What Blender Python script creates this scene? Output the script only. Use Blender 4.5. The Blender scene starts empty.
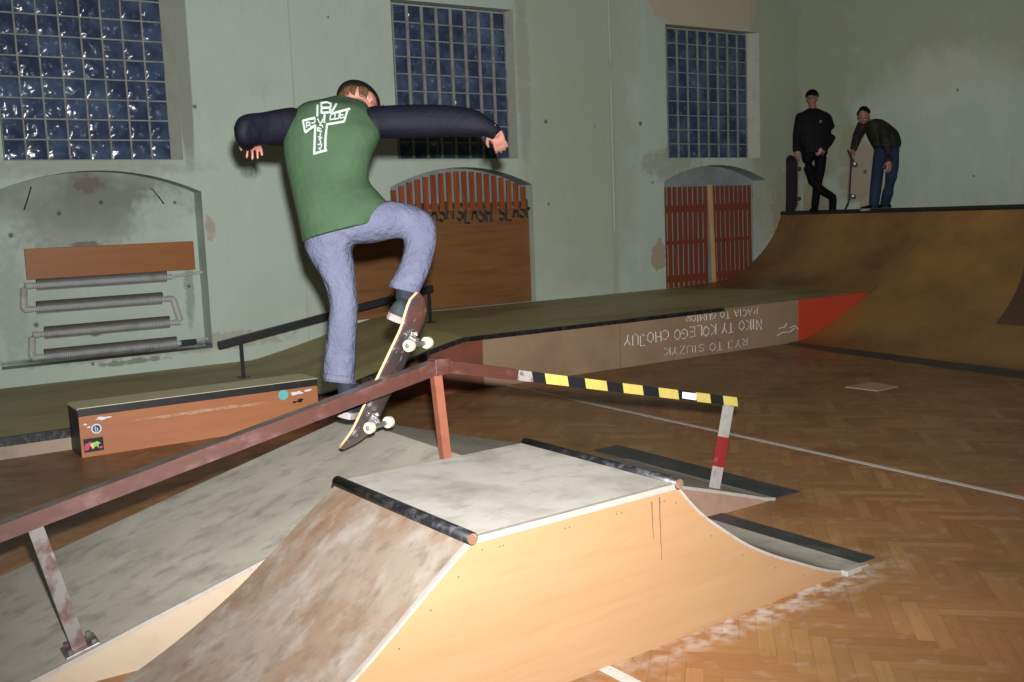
import bpy, bmesh, math, random
from mathutils import Vector, Matrix
from mathutils.bvhtree import BVHTree
random.seed(7)
C = bpy.context.scene.collection
V = Vector
H = 1.636                                   # height of the lens above the parquet
# ---------------------------------------------------------------- camera
FPX = 1032.9; YAW, PIT, ROL = 0.5868, 0.1221, -0.0393
cy, sy, cp, sp = math.cos(YAW), math.sin(YAW), math.cos(PIT), math.sin(PIT)
FW = V((sy*cp, cy*cp, -sp)); RT0 = V((cy, -sy, 0)); UP0 = RT0.cross(FW)
RT = math.cos(ROL)*RT0 + math.sin(ROL)*UP0
UP = -math.sin(ROL)*RT0 + math.cos(ROL)*UP0
EYE = V((0, 0, H))
def ray(x, y): return FW + RT*((x-512)/FPX) - UP*((y-341)/FPX)
def at(x, y, d): return EYE + ray(x, y)*d          # a joint seen at (x, y), d metres deep
def on_y(x, y, Y): r = ray(x, y); return EYE + r*(Y/r.y)
def on_z(x, y, z): r = ray(x, y); return EYE + r*((z-H)/r.z)
cam_d = bpy.data.cameras.new('camera'); cam = bpy.data.objects.new('camera', cam_d); C.objects.link(cam)
cam_d.sensor_width = 36; cam_d.lens = FPX/1024*36; cam_d.clip_end = 100
M = Matrix((RT, UP, -FW)).transposed().to_4x4(); M.translation = EYE
cam.matrix_world = M
bpy.context.scene.camera = cam

# ---------------------------------------------------------------- materials
def lin(c):
    return tuple(((v/255)/12.92 if v/255 <= .04045 else ((v/255+.055)/1.055)**2.4) for v in c) + (1,)
def mat(name, col, rough=.6, layers=(), bump=None, metal=0., spec=.5, coat=0., emit=None):
    """layers: (scale, stretch, colour, low, high, detail, amount)"""
    m = bpy.data.materials.new(name); m.use_nodes = True
    nt = m.node_tree; N, L = nt.nodes, nt.links
    b = N['Principled BSDF']
    b.inputs['Roughness'].default_value = rough; b.inputs['Metallic'].default_value = metal
    b.inputs['Specular IOR Level'].default_value = spec; b.inputs['Coat Weight'].default_value = coat
    b.inputs['Coat Roughness'].default_value = .12
    geo = N.new('ShaderNodeNewGeometry')
    def noise(scale, stretch, detail, off=0.):
        mp = N.new('ShaderNodeMapping'); mp.inputs['Scale'].default_value = stretch
        mp.inputs['Location'].default_value = (off, off*.7, off*1.3)
        L.new(geo.outputs['Position'], mp.inputs['Vector'])
        n = N.new('ShaderNodeTexNoise'); n.inputs['Scale'].default_value = scale
        n.inputs['Detail'].default_value = detail; n.inputs['Roughness'].default_value = .6
        L.new(mp.outputs[0], n.inputs['Vector']); return n.outputs['Fac']
    cur = None
    for k, (scale, stretch, c2, lo, hi, det, amt) in enumerate(layers):
        f = noise(scale, stretch, det, 3.1*k)
        mr = N.new('ShaderNodeMapRange'); mr.inputs['From Min'].default_value = lo; mr.inputs['From Max'].default_value = hi
        mr.inputs['To Max'].default_value = amt; L.new(f, mr.inputs['Value'])
        mx = N.new('ShaderNodeMix'); mx.data_type = 'RGBA'
        L.new(mr.outputs[0], mx.inputs[0])
        if cur is None: mx.inputs[6].default_value = col
        else: L.new(cur, mx.inputs[6])
        mx.inputs[7].default_value = c2; cur = mx.outputs[2]
    if cur is None: b.inputs['Base Color'].default_value = col
    else: L.new(cur, b.inputs['Base Color'])
    if bump:
        sc, st, dist = bump[:3]; stretch = bump[3] if len(bump) > 3 else (1, 1, 1)
        bp = N.new('ShaderNodeBump'); bp.inputs['Strength'].default_value = st; bp.inputs['Distance'].default_value = dist
        L.new(noise(sc, stretch, 4, 9.), bp.inputs['Height']); L.new(bp.outputs[0], b.inputs['Normal'])
    m['col_socket'] = 1
    return m
def rgb(r, g, b): return (r, g, b, 1)
ISO = (1, 1, 1)

def wall_material(name, axis, patches, dots):
    """pale green plaster; axis 0 reads x/z, axis 1 reads y/z.  patches: (u, z, ru, rz, colour); dots: (u, z, r)"""
    m = mat(name, rgb(.37, .445, .385), .8, [
        (.7, ISO, rgb(.33, .37, .30), .45, .75, 5, .75),
        (2.4, (1, 1, .35), rgb(.50, .54, .46), .5, .8, 6, .55),
        (9, (1, 1, .25), rgb(.27, .30, .245), .60, .85, 6, .5),
        (30, ISO, rgb(.24, .22, .17), .72, .84, 3, .5)], bump=(12, .25, .02))
    nt = m.node_tree; N, L = nt.nodes, nt.links; b = N['Principled BSDF']
    cur = b.inputs['Base Color'].links[0].from_socket
    geo = N.new('ShaderNodeNewGeometry'); sep = N.new('ShaderNodeSeparateXYZ'); L.new(geo.outputs['Position'], sep.inputs[0])
    nz = N.new('ShaderNodeTexNoise'); nz.inputs['Scale'].default_value = 3.2; nz.inputs['Detail'].default_value = 5
    L.new(geo.outputs['Position'], nz.inputs['Vector'])
    nf = N.new('ShaderNodeTexNoise'); nf.inputs['Scale'].default_value = 13; nf.inputs['Detail'].default_value = 4
    L.new(geo.outputs['Position'], nf.inputs['Vector'])
    def mth(op, a, b_=None, c=None):
        n = N.new('ShaderNodeMath'); n.operation = op
        for i, v in enumerate((a, b_, c)):
            if v is None: continue
            if isinstance(v, (int, float)): n.inputs[i].default_value = v
            else: L.new(v, n.inputs[i])
        return n.outputs[0]
    for (u, z, ru, rz, c, soft, wob, amt) in [(*p, ) for p in patches] + [(d[0], d[1], d[2]*.6, d[2]*.6, rgb(.05, .045, .04), .6, .04, .8) for d in dots]:
        du = mth('DIVIDE', mth('SUBTRACT', sep.outputs[axis], u), ru)
        dz = mth('DIVIDE', mth('SUBTRACT', sep.outputs[2], z), rz)
        du, dz = mth('MULTIPLY', du, du), mth('MULTIPLY', dz, dz)
        if max(ru, rz) > 1.1: du, dz = mth('MULTIPLY', du, du), mth('MULTIPLY', dz, dz)
        r = mth('ADD', du, dz)
        r = mth('ADD', r, mth('MULTIPLY', mth('SUBTRACT', (nf if min(ru, rz) < .3 else nz).outputs['Fac'], .5), wob*11))
        mr = N.new('ShaderNodeMapRange'); mr.inputs['From Min'].default_value = 1+soft; mr.inputs['From Max'].default_value = 1-soft
        mr.inputs['To Max'].default_value = amt; L.new(r, mr.inputs['Value'])
        mx = N.new('ShaderNodeMix'); mx.data_type = 'RGBA'; L.new(mr.outputs[0], mx.inputs[0]); L.new(cur, mx.inputs[6]); mx.inputs[7].default_value = c
        cur = mx.outputs[2]
    L.new(cur, b.inputs['Base Color'])
    return m

def parquet():
    m = bpy.data.materials.new('parquet'); m.use_nodes = True; nt = m.node_tree; N, L = nt.nodes, nt.links
    b = N['Principled BSDF']
    def mth(op, a, b_=None, c=None):
        n = N.new('ShaderNodeMath'); n.operation = op
        for i, v in enumerate((a, b_, c)):
            if v is None: continue
            if isinstance(v, (int, float)): n.inputs[i].default_value = v
            else: L.new(v, n.inputs[i])
        return n.outputs[0]
    geo = N.new('ShaderNodeNewGeometry'); s = N.new('ShaderNodeSeparateXYZ'); L.new(geo.outputs['Position'], s.inputs[0])
    w = .065; q = .70710678/w; n_ = 6
    u = mth('MULTIPLY', mth('ADD', s.outputs[0], s.outputs[1]), q); v = mth('MULTIPLY', mth('SUBTRACT', s.outputs[1], s.outputs[0]), q)
    i = mth('FLOOR', u); j = mth('FLOOR', v)
    k = mth('FLOORED_MODULO', mth('ADD', mth('SUBTRACT', i, j), .25), 2*n_); k = mth('FLOOR', k)
    hz = mth('LESS_THAN', k, n_-.5)
    inv = mth('SUBTRACT', 1, hz)
    ia = mth('SUBTRACT', i, mth('MULTIPLY', hz, k)); ja = mth('ADD', j, mth('MULTIPLY', inv, mth('SUBTRACT', k, n_)))
    cb = N.new('ShaderNodeCombineXYZ'); L.new(ia, cb.inputs[0]); L.new(ja, cb.inputs[1]); L.new(hz, cb.inputs[2])
    wn = N.new('ShaderNodeTexWhiteNoise'); wn.noise_dimensions = '3D'; L.new(cb.outputs[0], wn.inputs['Vector'])
    ramp = N.new('ShaderNodeValToRGB'); L.new(wn.outputs['Value'], ramp.inputs[0])
    e = ramp.color_ramp.elements; e[0].position = 0; e[0].color = rgb(.205, .090, .033); e[1].position = 1; e[1].color = rgb(.345, .185, .070)
    for p, c in ((.3, rgb(.24, .108, .040)), (.6, rgb(.26, .122, .045)), (.85, rgb(.30, .15, .057))):
        x = e.new(p); x.color = c
    # grain along each block
    al = mth('ADD', mth('MULTIPLY', hz, u), mth('MULTIPLY', inv, v)); ac = mth('ADD', mth('MULTIPLY', hz, v), mth('MULTIPLY', inv, u))
    g = N.new('ShaderNodeCombineXYZ'); L.new(mth('MULTIPLY', al, .35), g.inputs[0]); L.new(mth('MULTIPLY', ac, 5), g.inputs[1]); L.new(wn.outputs['Value'], g.inputs[2])
    gn = N.new('ShaderNodeTexNoise'); gn.inputs['Scale'].default_value = 1.; gn.inputs['Detail'].default_value = 4; L.new(g.outputs[0], gn.inputs['Vector'])
    def mix(f, a, c, mode='MIX'):
        x = N.new('ShaderNodeMix'); x.data_type = 'RGBA'; x.blend_type = mode
        if isinstance(f, (int, float)): x.inputs[0].default_value = f
        else: L.new(f, x.inputs[0])
        L.new(a, x.inputs[6])
        if isinstance(c, tuple): x.inputs[7].default_value = c
        else: L.new(c, x.inputs[7])
        return x.outputs[2]
    def rng(a, lo, hi, t0=0., t1=1.):
        x = N.new('ShaderNodeMapRange'); L.new(a, x.inputs['Value']); x.inputs['From Min'].default_value = lo; x.inputs['From Max'].default_value = hi
        x.inputs['To Min'].default_value = t0; x.inputs['To Max'].default_value = t1; x.clamp = True; return x.outputs[0]
    col = mix(rng(gn.outputs['Fac'], .35, .75, 0, .45), ramp.outputs[0], rgb(.17, .08, .03))
    # worn, dusty and dark areas
    def nz(sc, det=5):
        x = N.new('ShaderNodeTexNoise'); x.inputs['Scale'].default_value = sc; x.inputs['Detail'].default_value = det; L.new(geo.outputs['Position'], x.inputs['Vector']); return x.outputs['Fac']
    col = mix(.2, col, rgb(.27, .128, .060))
    col = mix(rng(nz(.8), .42, .7, 0, .65), col, rgb(.17, .11, .038))
    col = mix(rng(nz(2.1), .55, .8, 0, .5), col, rgb(.30, .11, .05))
    col = mix(rng(nz(11), .56, .8, 0, .5), col, rgb(.34, .26, .19))
    col = mix(rng(nz(1.7), .52, .75, 0, .6), col, rgb(.10, .045, .02))
    # chipped white dust lying along the foot of the funbox's plywood side
    dl = mth('ABSOLUTE', mth('SUBTRACT', s.outputs[1], mth('ADD', 2.640, mth('MULTIPLY', s.outputs[0], .054))))
    dm = mth('MULTIPLY', rng(dl, .14, .03), mth('MULTIPLY', rng(s.outputs[0], 1.9, 2.8), rng(s.outputs[0], 4.1, 3.6)))
    col = mix(mth('MULTIPLY', dm, rng(nz(16), .42, .62, 0, .85)), col, rgb(.42, .36, .32))
    fr = mth('FRACT', ac); gap = mth('LESS_THAN', fr, .05)
    col = mix(mth('MULTIPLY', gap, .3), col, rgb(.04, .022, .01))
    b.inputs['Specular IOR Level'].default_value = .3
    L.new(col, b.inputs['Base Color'])
    L.new(rng(nz(3.3), .3, .75, .30, .58), b.inputs['Roughness'])
    return m

M_ = {}
M_['parquet'] = parquet()
PL = rgb(.30, .24, .17)
M_['wall_back'] = wall_material('wall_back', 0,
    [(10.85, 4.75, 1.12, .60, rgb(.40, .34, .25), .10, .12, .9),
     (12.40, 1.55, .28, .55, rgb(.26, .20, .13), .2, .35, .85),
     (9.83, .98, .14, .22, rgb(.30, .22, .15), .15, .25, .8),
     (8.5, 3.0, .9, 2.4, rgb(.31, .34, .26), .7, .25, .7), (12.3, 3.6, .55, 2.4, rgb(.27, .30, .21), .7, .25, .8),
     (2.35, 2.28, 1.0, .12, rgb(.25, .25, .21), .7, .25, .6),
     (3.335, 4.15, .075, 1.85, rgb(.17, .175, .15), .3, .03, .8),
     (7.62, 3.4, .10, 1.1, rgb(.24, .25, .20), .5, .2, .55),
     (10.1, 2.25, .5, .22, rgb(.22, .22, .18), .6, .3, .6),
     (2.34, 2.10, .16, .10, rgb(.16, .13, .11), .3, .3, .8),
     (2.9, .40, 1.4, .09, rgb(.27, .24, .19), .5, .5, .6),
     (2.6, .28, .35, .025, rgb(.12, .11, .09), .4, .4, .7),
     (3.5, 1.62, .05, .12, rgb(.34, .25, .20), .3, .3, .8),
     (9.05, 1.5, .05, 1.7, rgb(.30, .32, .26), .6, .2, .6)],
    [(3.43, 2.88, .035), (7.95, 2.8, .045), (9.55, 2.8, .05), (3.55, .36, .03), (7.95, 1.75, .03), (9.75, 2.0, .03), (2.2, .30, .03), (1.75, 1.9, .03), (8.75, 2.75, .02), (5.0, 3.9, .02)])
M_['wall_right'] = wall_material('wall_right', 1,
    [(10.95, 1.6, .55, .75, rgb(.26, .20, .13), .25, .35, .9),
     (9.95, 2.15, .33, .55, rgb(.30, .24, .17), .2, .3, .8),
     (9.7, 1.7, .25, .3, rgb(.33, .27, .19), .2, .4, .7),
     (10.6, 3.6, .6, 1.9, rgb(.27, .30, .20), .7, .3, .8),
     (8.2, 4.2, 2.6, 1.1, rgb(.29, .32, .22), .7, .3, .85),
     (8.5, 3.2, .9, .4, rgb(.50, .54, .47), .8, .3, .5)],
    [(9.82, 2.05, .05), (9.55, 2.25, .035), (10.5, 1.75, .04), (8.35, 3.05, .03), (8.1, 1.9, .025)])
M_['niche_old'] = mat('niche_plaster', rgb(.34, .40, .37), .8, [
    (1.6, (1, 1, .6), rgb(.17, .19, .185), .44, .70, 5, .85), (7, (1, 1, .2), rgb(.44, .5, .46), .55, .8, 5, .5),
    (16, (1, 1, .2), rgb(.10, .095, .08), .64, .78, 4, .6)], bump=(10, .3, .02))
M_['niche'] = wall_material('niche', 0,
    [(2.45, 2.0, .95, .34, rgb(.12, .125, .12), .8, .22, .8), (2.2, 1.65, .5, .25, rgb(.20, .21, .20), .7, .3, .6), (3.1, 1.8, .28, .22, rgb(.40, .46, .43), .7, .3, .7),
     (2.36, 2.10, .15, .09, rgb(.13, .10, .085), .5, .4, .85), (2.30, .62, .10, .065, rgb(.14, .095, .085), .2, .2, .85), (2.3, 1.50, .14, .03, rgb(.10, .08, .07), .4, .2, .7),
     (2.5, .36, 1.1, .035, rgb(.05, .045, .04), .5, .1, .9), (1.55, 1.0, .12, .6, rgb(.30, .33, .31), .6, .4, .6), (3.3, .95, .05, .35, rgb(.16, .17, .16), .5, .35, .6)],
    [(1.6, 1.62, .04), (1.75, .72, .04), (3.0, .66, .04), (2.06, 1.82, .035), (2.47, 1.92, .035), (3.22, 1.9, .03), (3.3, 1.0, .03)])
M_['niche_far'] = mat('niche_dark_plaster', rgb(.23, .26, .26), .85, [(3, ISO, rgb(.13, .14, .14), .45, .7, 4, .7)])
M_['mortar'] = mat('mortar', rgb(.22, .235, .22), .8, [(8, ISO, rgb(.11, .11, .10), .45, .7, 4, .8)])
M_['frame_plaster'] = mat('frame_plaster', rgb(.33, .35, .30), .8, [(6, ISO, rgb(.25, .25, .21), .5, .75, 4, .7)])
M_['ceiling'] = mat('ceiling_paint', rgb(.10, .085, .06), .9)

def glass_block():
    m = bpy.data.materials.new('glass_block'); m.use_nodes = True; nt = m.node_tree; N, L = nt.nodes, nt.links
    b = N['Principled BSDF']; b.inputs['Roughness'].default_value = .20; b.inputs['Specular IOR Level'].default_value = .3; b.inputs['Coat Weight'].default_value = .0; b.inputs['Coat Roughness'].default_value = .08
    geo = N.new('ShaderNodeNewGeometry')
    def nz(sc, det, lo, hi, t1):
        x = N.new('ShaderNodeTexNoise'); x.inputs['Scale'].default_value = sc; x.inputs['Detail'].default_value = det; L.new(geo.outputs['Position'], x.inputs['Vector'])
        r = N.new('ShaderNodeMapRange'); r.inputs['From Min'].default_value = lo; r.inputs['From Max'].default_value = hi; r.inputs['To Max'].default_value = t1
        L.new(x.outputs['Fac'], r.inputs['Value']); return r.outputs[0], x.outputs['Fac']
    f1, _ = nz(4, 2, .38, .68, 1.); f2, _ = nz(16, 2, .64, .76, .45)
    a = N.new('ShaderNodeMix'); a.data_type = 'RGBA'; L.new(f1, a.inputs[0]); a.inputs[6].default_value = rgb(.028, .042, .080); a.inputs[7].default_value = rgb(.065, .10, .17)
    c = N.new('ShaderNodeMix'); c.data_type = 'RGBA'; L.new(f2, c.inputs[0]); L.new(a.outputs[2], c.inputs[6]); c.inputs[7].default_value = rgb(.30, .38, .47)
    L.new(c.outputs[2], b.inputs['Base Color'])
    _, h = nz(13, 1, 0, 1, 1)
    bp = N.new('ShaderNodeBump'); bp.inputs['Strength'].default_value = .45; bp.inputs['Distance'].default_value = .03; L.new(h, bp.inputs['Height']); L.new(bp.outputs[0], b.inputs['Normal'])
    L.new(bp.outputs[0], b.inputs['Coat Normal'])
    return m
M_['glass'] = glass_block()
M_['funbox_deck'] = mat('worn_grey_ply', rgb(.40, .38, .35), .55, [
    (3.2, (1, .7, 1), rgb(.22, .195, .165), .46, .72, 9, .8), (9, (.9, 1.2, 1), rgb(.15, .13, .105), .52, .76, 9, .55), (34, (.25, 1.3, 1), rgb(.10, .085, .07), .60, .72, 6, .35),
    (6, (.4, 1, 1), rgb(.50, .49, .46), .58, .8, 5, .6)], bump=(60, .15, .004))
M_['funbox_slope'] = mat('worn_brown_ply', rgb(.205, .165, .13), .55, [
    (2.6, ISO, rgb(.155, .088, .05), .42, .62, 8, .8), (7, (.8, 1.2, 1), rgb(.27, .25, .225), .50, .68, 8, .7),
    (14, (.8, 1.2, 1), rgb(.09, .065, .05), .50, .74, 8, .6), (40, (.35, 1.2, 1), rgb(.075, .05, .035), .60, .72, 6, .3), (45, ISO, rgb(.6, .58, .55), .76, .8, 2, .7)], bump=(60, .15, .004))
M_['bank_surface'] = mat('worn_bank_sheet', rgb(.32, .30, .255), .5, [
    (2.2, ISO, rgb(.22, .20, .165), .42, .70, 9, .8), (8, (.9, 1.2, 1), rgb(.10, .09, .07), .50, .74, 9, .6), (30, (.3, 1.2, 1), rgb(.07, .06, .045), .60, .72, 8, .35),
    (4, ISO, rgb(.42, .41, .38), .58, .75, 4, .5)], bump=(40, .2, .004))
M_['ply'] = mat('birch_ply_side', rgb(.245, .142, .070), .6, [
    (1.2, (.6, 1, 9), rgb(.27, .16, .084), .4, .65, 4, .7), (2.5, (1.2, 1, 14), rgb(.225, .125, .057), .5, .75, 4, .6)], spec=.4)
M_['ply_edge'] = mat('pale_ply_edge', rgb(.25, .225, .20), .6, [(25, ISO, rgb(.18, .14, .11), .5, .75, 4, .6)])
M_['cream'] = mat('cream_board', rgb(.30, .235, .17), .6, [(10, ISO, rgb(.25, .18, .12), .5, .8, 4, .5)])
M_['pinkply'] = mat('pinkish_ply', rgb(.20, .125, .09), .65, [(8, ISO, rgb(.14, .085, .06), .45, .7, 4, .6)])
M_['coping'] = mat('black_coping', rgb(.010, .010, .012), .45, [(22, (2, 1, 1), rgb(.085, .085, .09), .48, .72, 5, .8)], metal=.35)
M_['crack'] = mat('brown_crack', rgb(.05, .02, .01), .8)
M_['coping_end'] = mat('coping_wooden_core', rgb(.12, .06, .035), .7, [(40, ISO, rgb(.25, .15, .1), .5, .7, 3, .6)])
M_['steel_plate'] = mat('dark_steel_plate', rgb(.035, .038, .04), .45, [(9, (1, .3, 1), rgb(.09, .09, .085), .5, .7, 4, .6)], metal=.3)
M_['rust'] = mat('red_brown_paint', rgb(.050, .016, .011), .42, [
    (7, (1, 1, 2), rgb(.12, .065, .06), .5, .75, 5, .7), (24, ISO, rgb(.035, .012, .01), .5, .72, 4, .6)], spec=.5)
M_['rust_top'] = mat('scraped_steel', rgb(.20, .17, .155), .35, [(20, (.3, 1, 1), rgb(.10, .05, .04), .45, .65, 4, .7)], metal=.7)
M_['post_orange'] = mat('orange_brown_post', rgb(.17, .055, .03), .5, [(18, ISO, rgb(.12, .038, .022), .45, .7, 4, .6)])
M_['bare_steel'] = mat('bare_steel', rgb(.17, .155, .15), .38, [
    (11, (1, 1, .7), rgb(.09, .045, .04), .47, .6, 4, .85), (7, ISO, rgb(.42, .42, .42), .58, .70, 3, .7)], metal=.5)
M_['red_paint'] = mat('red_paint', rgb(.15, .012, .014), .45, [(16, ISO, rgb(.25, .1, .1), .62, .75, 3, .6)])
M_['grey_paint'] = mat('grey_paint', rgb(.22, .205, .20), .5, [(22, ISO, rgb(.15, .12, .1), .5, .7, 4, .7)])
M_['tape_yellow'] = mat('yellow_tape', rgb(.36, .30, .075), .45, [(20, ISO, rgb(.28, .2, .05), .5, .75, 4, .5)])
M_['tape_black'] = mat('black_tape', rgb(.008, .008, .01), .4)
M_['torn'] = mat('torn_tape_end', rgb(.20, .18, .165), .5, [(30, ISO, rgb(.08, .06, .05), .48, .6, 4, .9)])
M_['white_sticker'] = mat('white_sticker', rgb(.62, .64, .70), .5)
M_['deck_olive'] = mat('platform_sheet', rgb(.34, .29, .125), .6, [
    (.9, (.6, 1.4, 1), rgb(.21, .15, .065), .45, .65, 5, .85), (3, (.5, 1.6, 1), rgb(.42, .38, .20), .5, .75, 5, .6)])
M_['box_top'] = mat('box_top_sheet', rgb(.56, .52, .34), .6, [(2, ISO, rgb(.45, .42, .27), .45, .7, 4, .6)])
M_['box_orange'] = mat('orange_ply', rgb(.33, .125, .052), .5, [
    (2, (1, 1, 8), rgb(.38, .15, .065), .4, .7, 4, .6), (3.2, (.5, 1, 5), rgb(.27, .10, .04), .55, .75, 5, .6)])
M_['box_scrape'] = mat('scraped_ply', rgb(.42, .26, .16), .6, [(20, ISO, rgb(.33, .14, .065), .45, .6, 4, .8)])
M_['black_trim'] = mat('black_edge', rgb(.010, .010, .012), .5, [(16, ISO, rgb(.03, .03, .034), .5, .75, 4, .6)])
M_['panel'] = mat('raised_panel', rgb(.25, .17, .105), .6, [(2, ISO, rgb(.175, .11, .068), .42, .7, 5, .7), (14, ISO, rgb(.28, .20, .14), .6, .8, 4, .4)])
M_['panel_pale'] = mat('pale_worn_panel', rgb(.30, .23, .17), .6, [(6, ISO, rgb(.20, .15, .11), .45, .7, 5, .7)])
M_['panel_red'] = mat('red_painted_panel', rgb(.42, .045, .018), .55, [(5, ISO, rgb(.34, .04, .018), .45, .7, 4, .6)])
M_['bank_red'] = mat('faded_red_panel', rgb(.16, .045, .028), .55, [(5, ISO, rgb(.10, .045, .025), .42, .6, 4, .8)])
M_['chalk'] = mat('white_chalk', rgb(.62, .60, .58), .9)
M_['ramp'] = mat('ramp_sheet', rgb(.27, .145, .045), .45, [
    (.8, (1, 1, 1), rgb(.12, .06, .025), .42, .66, 5, .85), (2.5, (1, .5, 1), rgb(.22, .125, .045), .5, .72, 5, .6),
    (1.4, ISO, rgb(.20, .06, .028), .58, .74, 4, .6)])
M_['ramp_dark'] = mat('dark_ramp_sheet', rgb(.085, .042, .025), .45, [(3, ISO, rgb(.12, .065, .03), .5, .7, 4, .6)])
M_['shutter'] = mat('orange_brown_slat', rgb(.17, .044, .012), .5, [(3, (8, 8, .4), rgb(.30, .085, .026), .4, .65, 4, .8), (2, (6, 6, .3), rgb(.14, .032, .012), .5, .7, 4, .6)])
M_['shutter_dark'] = mat('red_brown_slat', rgb(.17, .038, .014), .5, [(3, (8, 8, .4), rgb(.15, .036, .02), .42, .65, 4, .8)])
M_['brown_ply'] = mat('brown_ply', rgb(.175, .075, .025), .5, [
    (2, (.6, 1, 6), rgb(.12, .047, .016), .45, .65, 5, .7), (3, (.5, 1, 9), rgb(.24, .12, .045), .56, .8, 4, .6)])
M_['ink'] = mat('black_ink', rgb(.012, .009, .008), .7)
M_['board_orange'] = mat('orange_board', rgb(.25, .085, .014), .5, [(2, (.6, 1, 9), rgb(.20, .062, .010), .4, .7, 4, .7)])
M_['pale_pole'] = mat('pale_wood_pole', rgb(.50, .30, .15), .6, [(5, (4, 4, .5), rgb(.38, .2, .09), .4, .7, 4, .7)])
M_['radiator'] = mat('grey_white_enamel', rgb(.36, .37, .37), .6, [(9, ISO, rgb(.22, .2, .2), .5, .7, 4, .7)])
M_['dust'] = mat('radiator_dust', rgb(.075, .066, .06), .9, [(20, ISO, rgb(.03, .025, .022), .45, .7, 4, .7)])
M_['pipe_paint'] = mat('painted_conduit', rgb(.34, .38, .33), .6, [(3, (1, 1, .4), rgb(.22, .24, .2), .45, .7, 4, .6)])
M_['black_metal'] = mat('black_metal', rgb(.012, .012, .014), .45)
M_['line_white'] = mat('white_line_paint', rgb(.42, .41, .385), .6, [(14, ISO, rgb(.30, .25, .2), .5, .72, 4, .6)])
M_['patch'] = mat('tan_sheet', rgb(.36, .25, .14), .6)
# people
M_['skin'] = mat('skin', rgb(.23, .10, .078), .5, [(30, ISO, rgb(.27, .125, .098), .4, .7, 3, .5)])
M_['shirt'] = mat('green_jersey', rgb(.023, .046, .023), .85, [(5, ISO, rgb(.030, .060, .030), .4, .7, 4, .7)], bump=(3.2, .5, .05), spec=.2)
M_['sleeve'] = mat('navy_sleeve', rgb(.0022, .0024, .006), .7, [(5, ISO, rgb(.004, .0042, .010), .45, .75, 4, .7)], bump=(10, .5, .02), spec=.12)
M_['print'] = mat('white_print', rgb(.25, .28, .27), .8)
M_['jeans'] = mat('pale_jeans', rgb(.078, .084, .125), .9, [
    (7, (1, 1, .5), rgb(.055, .058, .098), .42, .7, 5, .8), (16, ISO, rgb(.095, .10, .14), .58, .8, 4, .5)], bump=(8, .9, .05), spec=.2)
M_['sock'] = mat('navy_sock', rgb(.0012, .0022, .010), .85)
M_['shoe'] = mat('dark_teal_suede', rgb(.006, .013, .015), .8)
M_['sole'] = mat('white_rubber', rgb(.20, .175, .17), .6, [(12, ISO, rgb(.22, .09, .08), .55, .7, 3, .6)])
M_['cap'] = mat('black_cap', rgb(.003, .0026, .0026), .9, spec=.1)
M_['hair'] = mat('brown_hair', rgb(.07, .035, .015), .6, [(60, (1, 1, .3), rgb(.035, .015, .007), .45, .6, 4, .8)])
M_['hair_dark'] = mat('dark_hair', rgb(.006, .004, .0035), .9, spec=.1)
M_['black_cloth'] = mat('black_jacket', rgb(.003, .003, .004), .75, bump=(12, .4, .02), spec=.2)
M_['black_pants'] = mat('black_trousers', rgb(.004, .0037, .0045), .8, spec=.1)
M_['olive_jacket'] = mat('dark_plaid_jacket', rgb(.010, .010, .007), .8, [
    (3, (1, 1, 6), rgb(.028, .028, .022), .58, .66, 2, .7), (4, (6, 6, .6), rgb(.03, .03, .025), .58, .66, 2, .7)], spec=.2)
M_['jeans_dark'] = mat('blue_jeans', rgb(.012, .022, .050), .8, [(6, ISO, rgb(.022, .036, .078), .45, .7, 4, .7)], spec=.2)
M_['eye'] = mat('eye_white', rgb(.16, .14, .13), .6, spec=.1)
M_['deck_edge'] = mat('maple_edge', rgb(.46, .30, .17), .5)
M_['deck_under'] = mat('scraped_board_graphic', rgb(.055, .035, .032), .35, [
    (9, ISO, rgb(.035, .035, .045), .42, .58, 5, .8), (22, ISO, rgb(.34, .31, .32), .60, .72, 4, .7), (5, ISO, rgb(.12, .04, .03), .5, .66, 3, .7)], coat=.4)
M_['deck_purple'] = mat('dark_purple_board', rgb(.010, .006, .011), .5)
M_['deck_brown'] = mat('dark_brown_board', rgb(.03, .015, .010), .5)
M_['grip'] = mat('grip_tape', rgb(.012, .012, .012), .95)
M_['truck'] = mat('truck_alloy', rgb(.55, .55, .54), .3, metal=.9)
M_['wheel'] = mat('cream_urethane', rgb(.44, .40, .28), .45)
M_['bearing'] = mat('bearing_steel', rgb(.25, .24, .22), .35, metal=.7)
M_['cyan'] = mat('cyan_sticker', rgb(.12, .40, .42), .4, [(60, ISO, rgb(.3, .5, .5), .5, .7, 2, .7)])
M_['blue_st'] = mat('blue_sticker', rgb(.02, .05, .12), .4)
M_['black_st'] = mat('black_sticker', rgb(.008, .008, .008), .4)
M_['magenta'] = mat('magenta_ink', rgb(.5, .06, .16), .4)
M_['lime'] = mat('lime_ink', rgb(.30, .55, .12), .4)
M_['yellowish'] = mat('yellow_ink', rgb(.7, .6, .2), .4)

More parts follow.
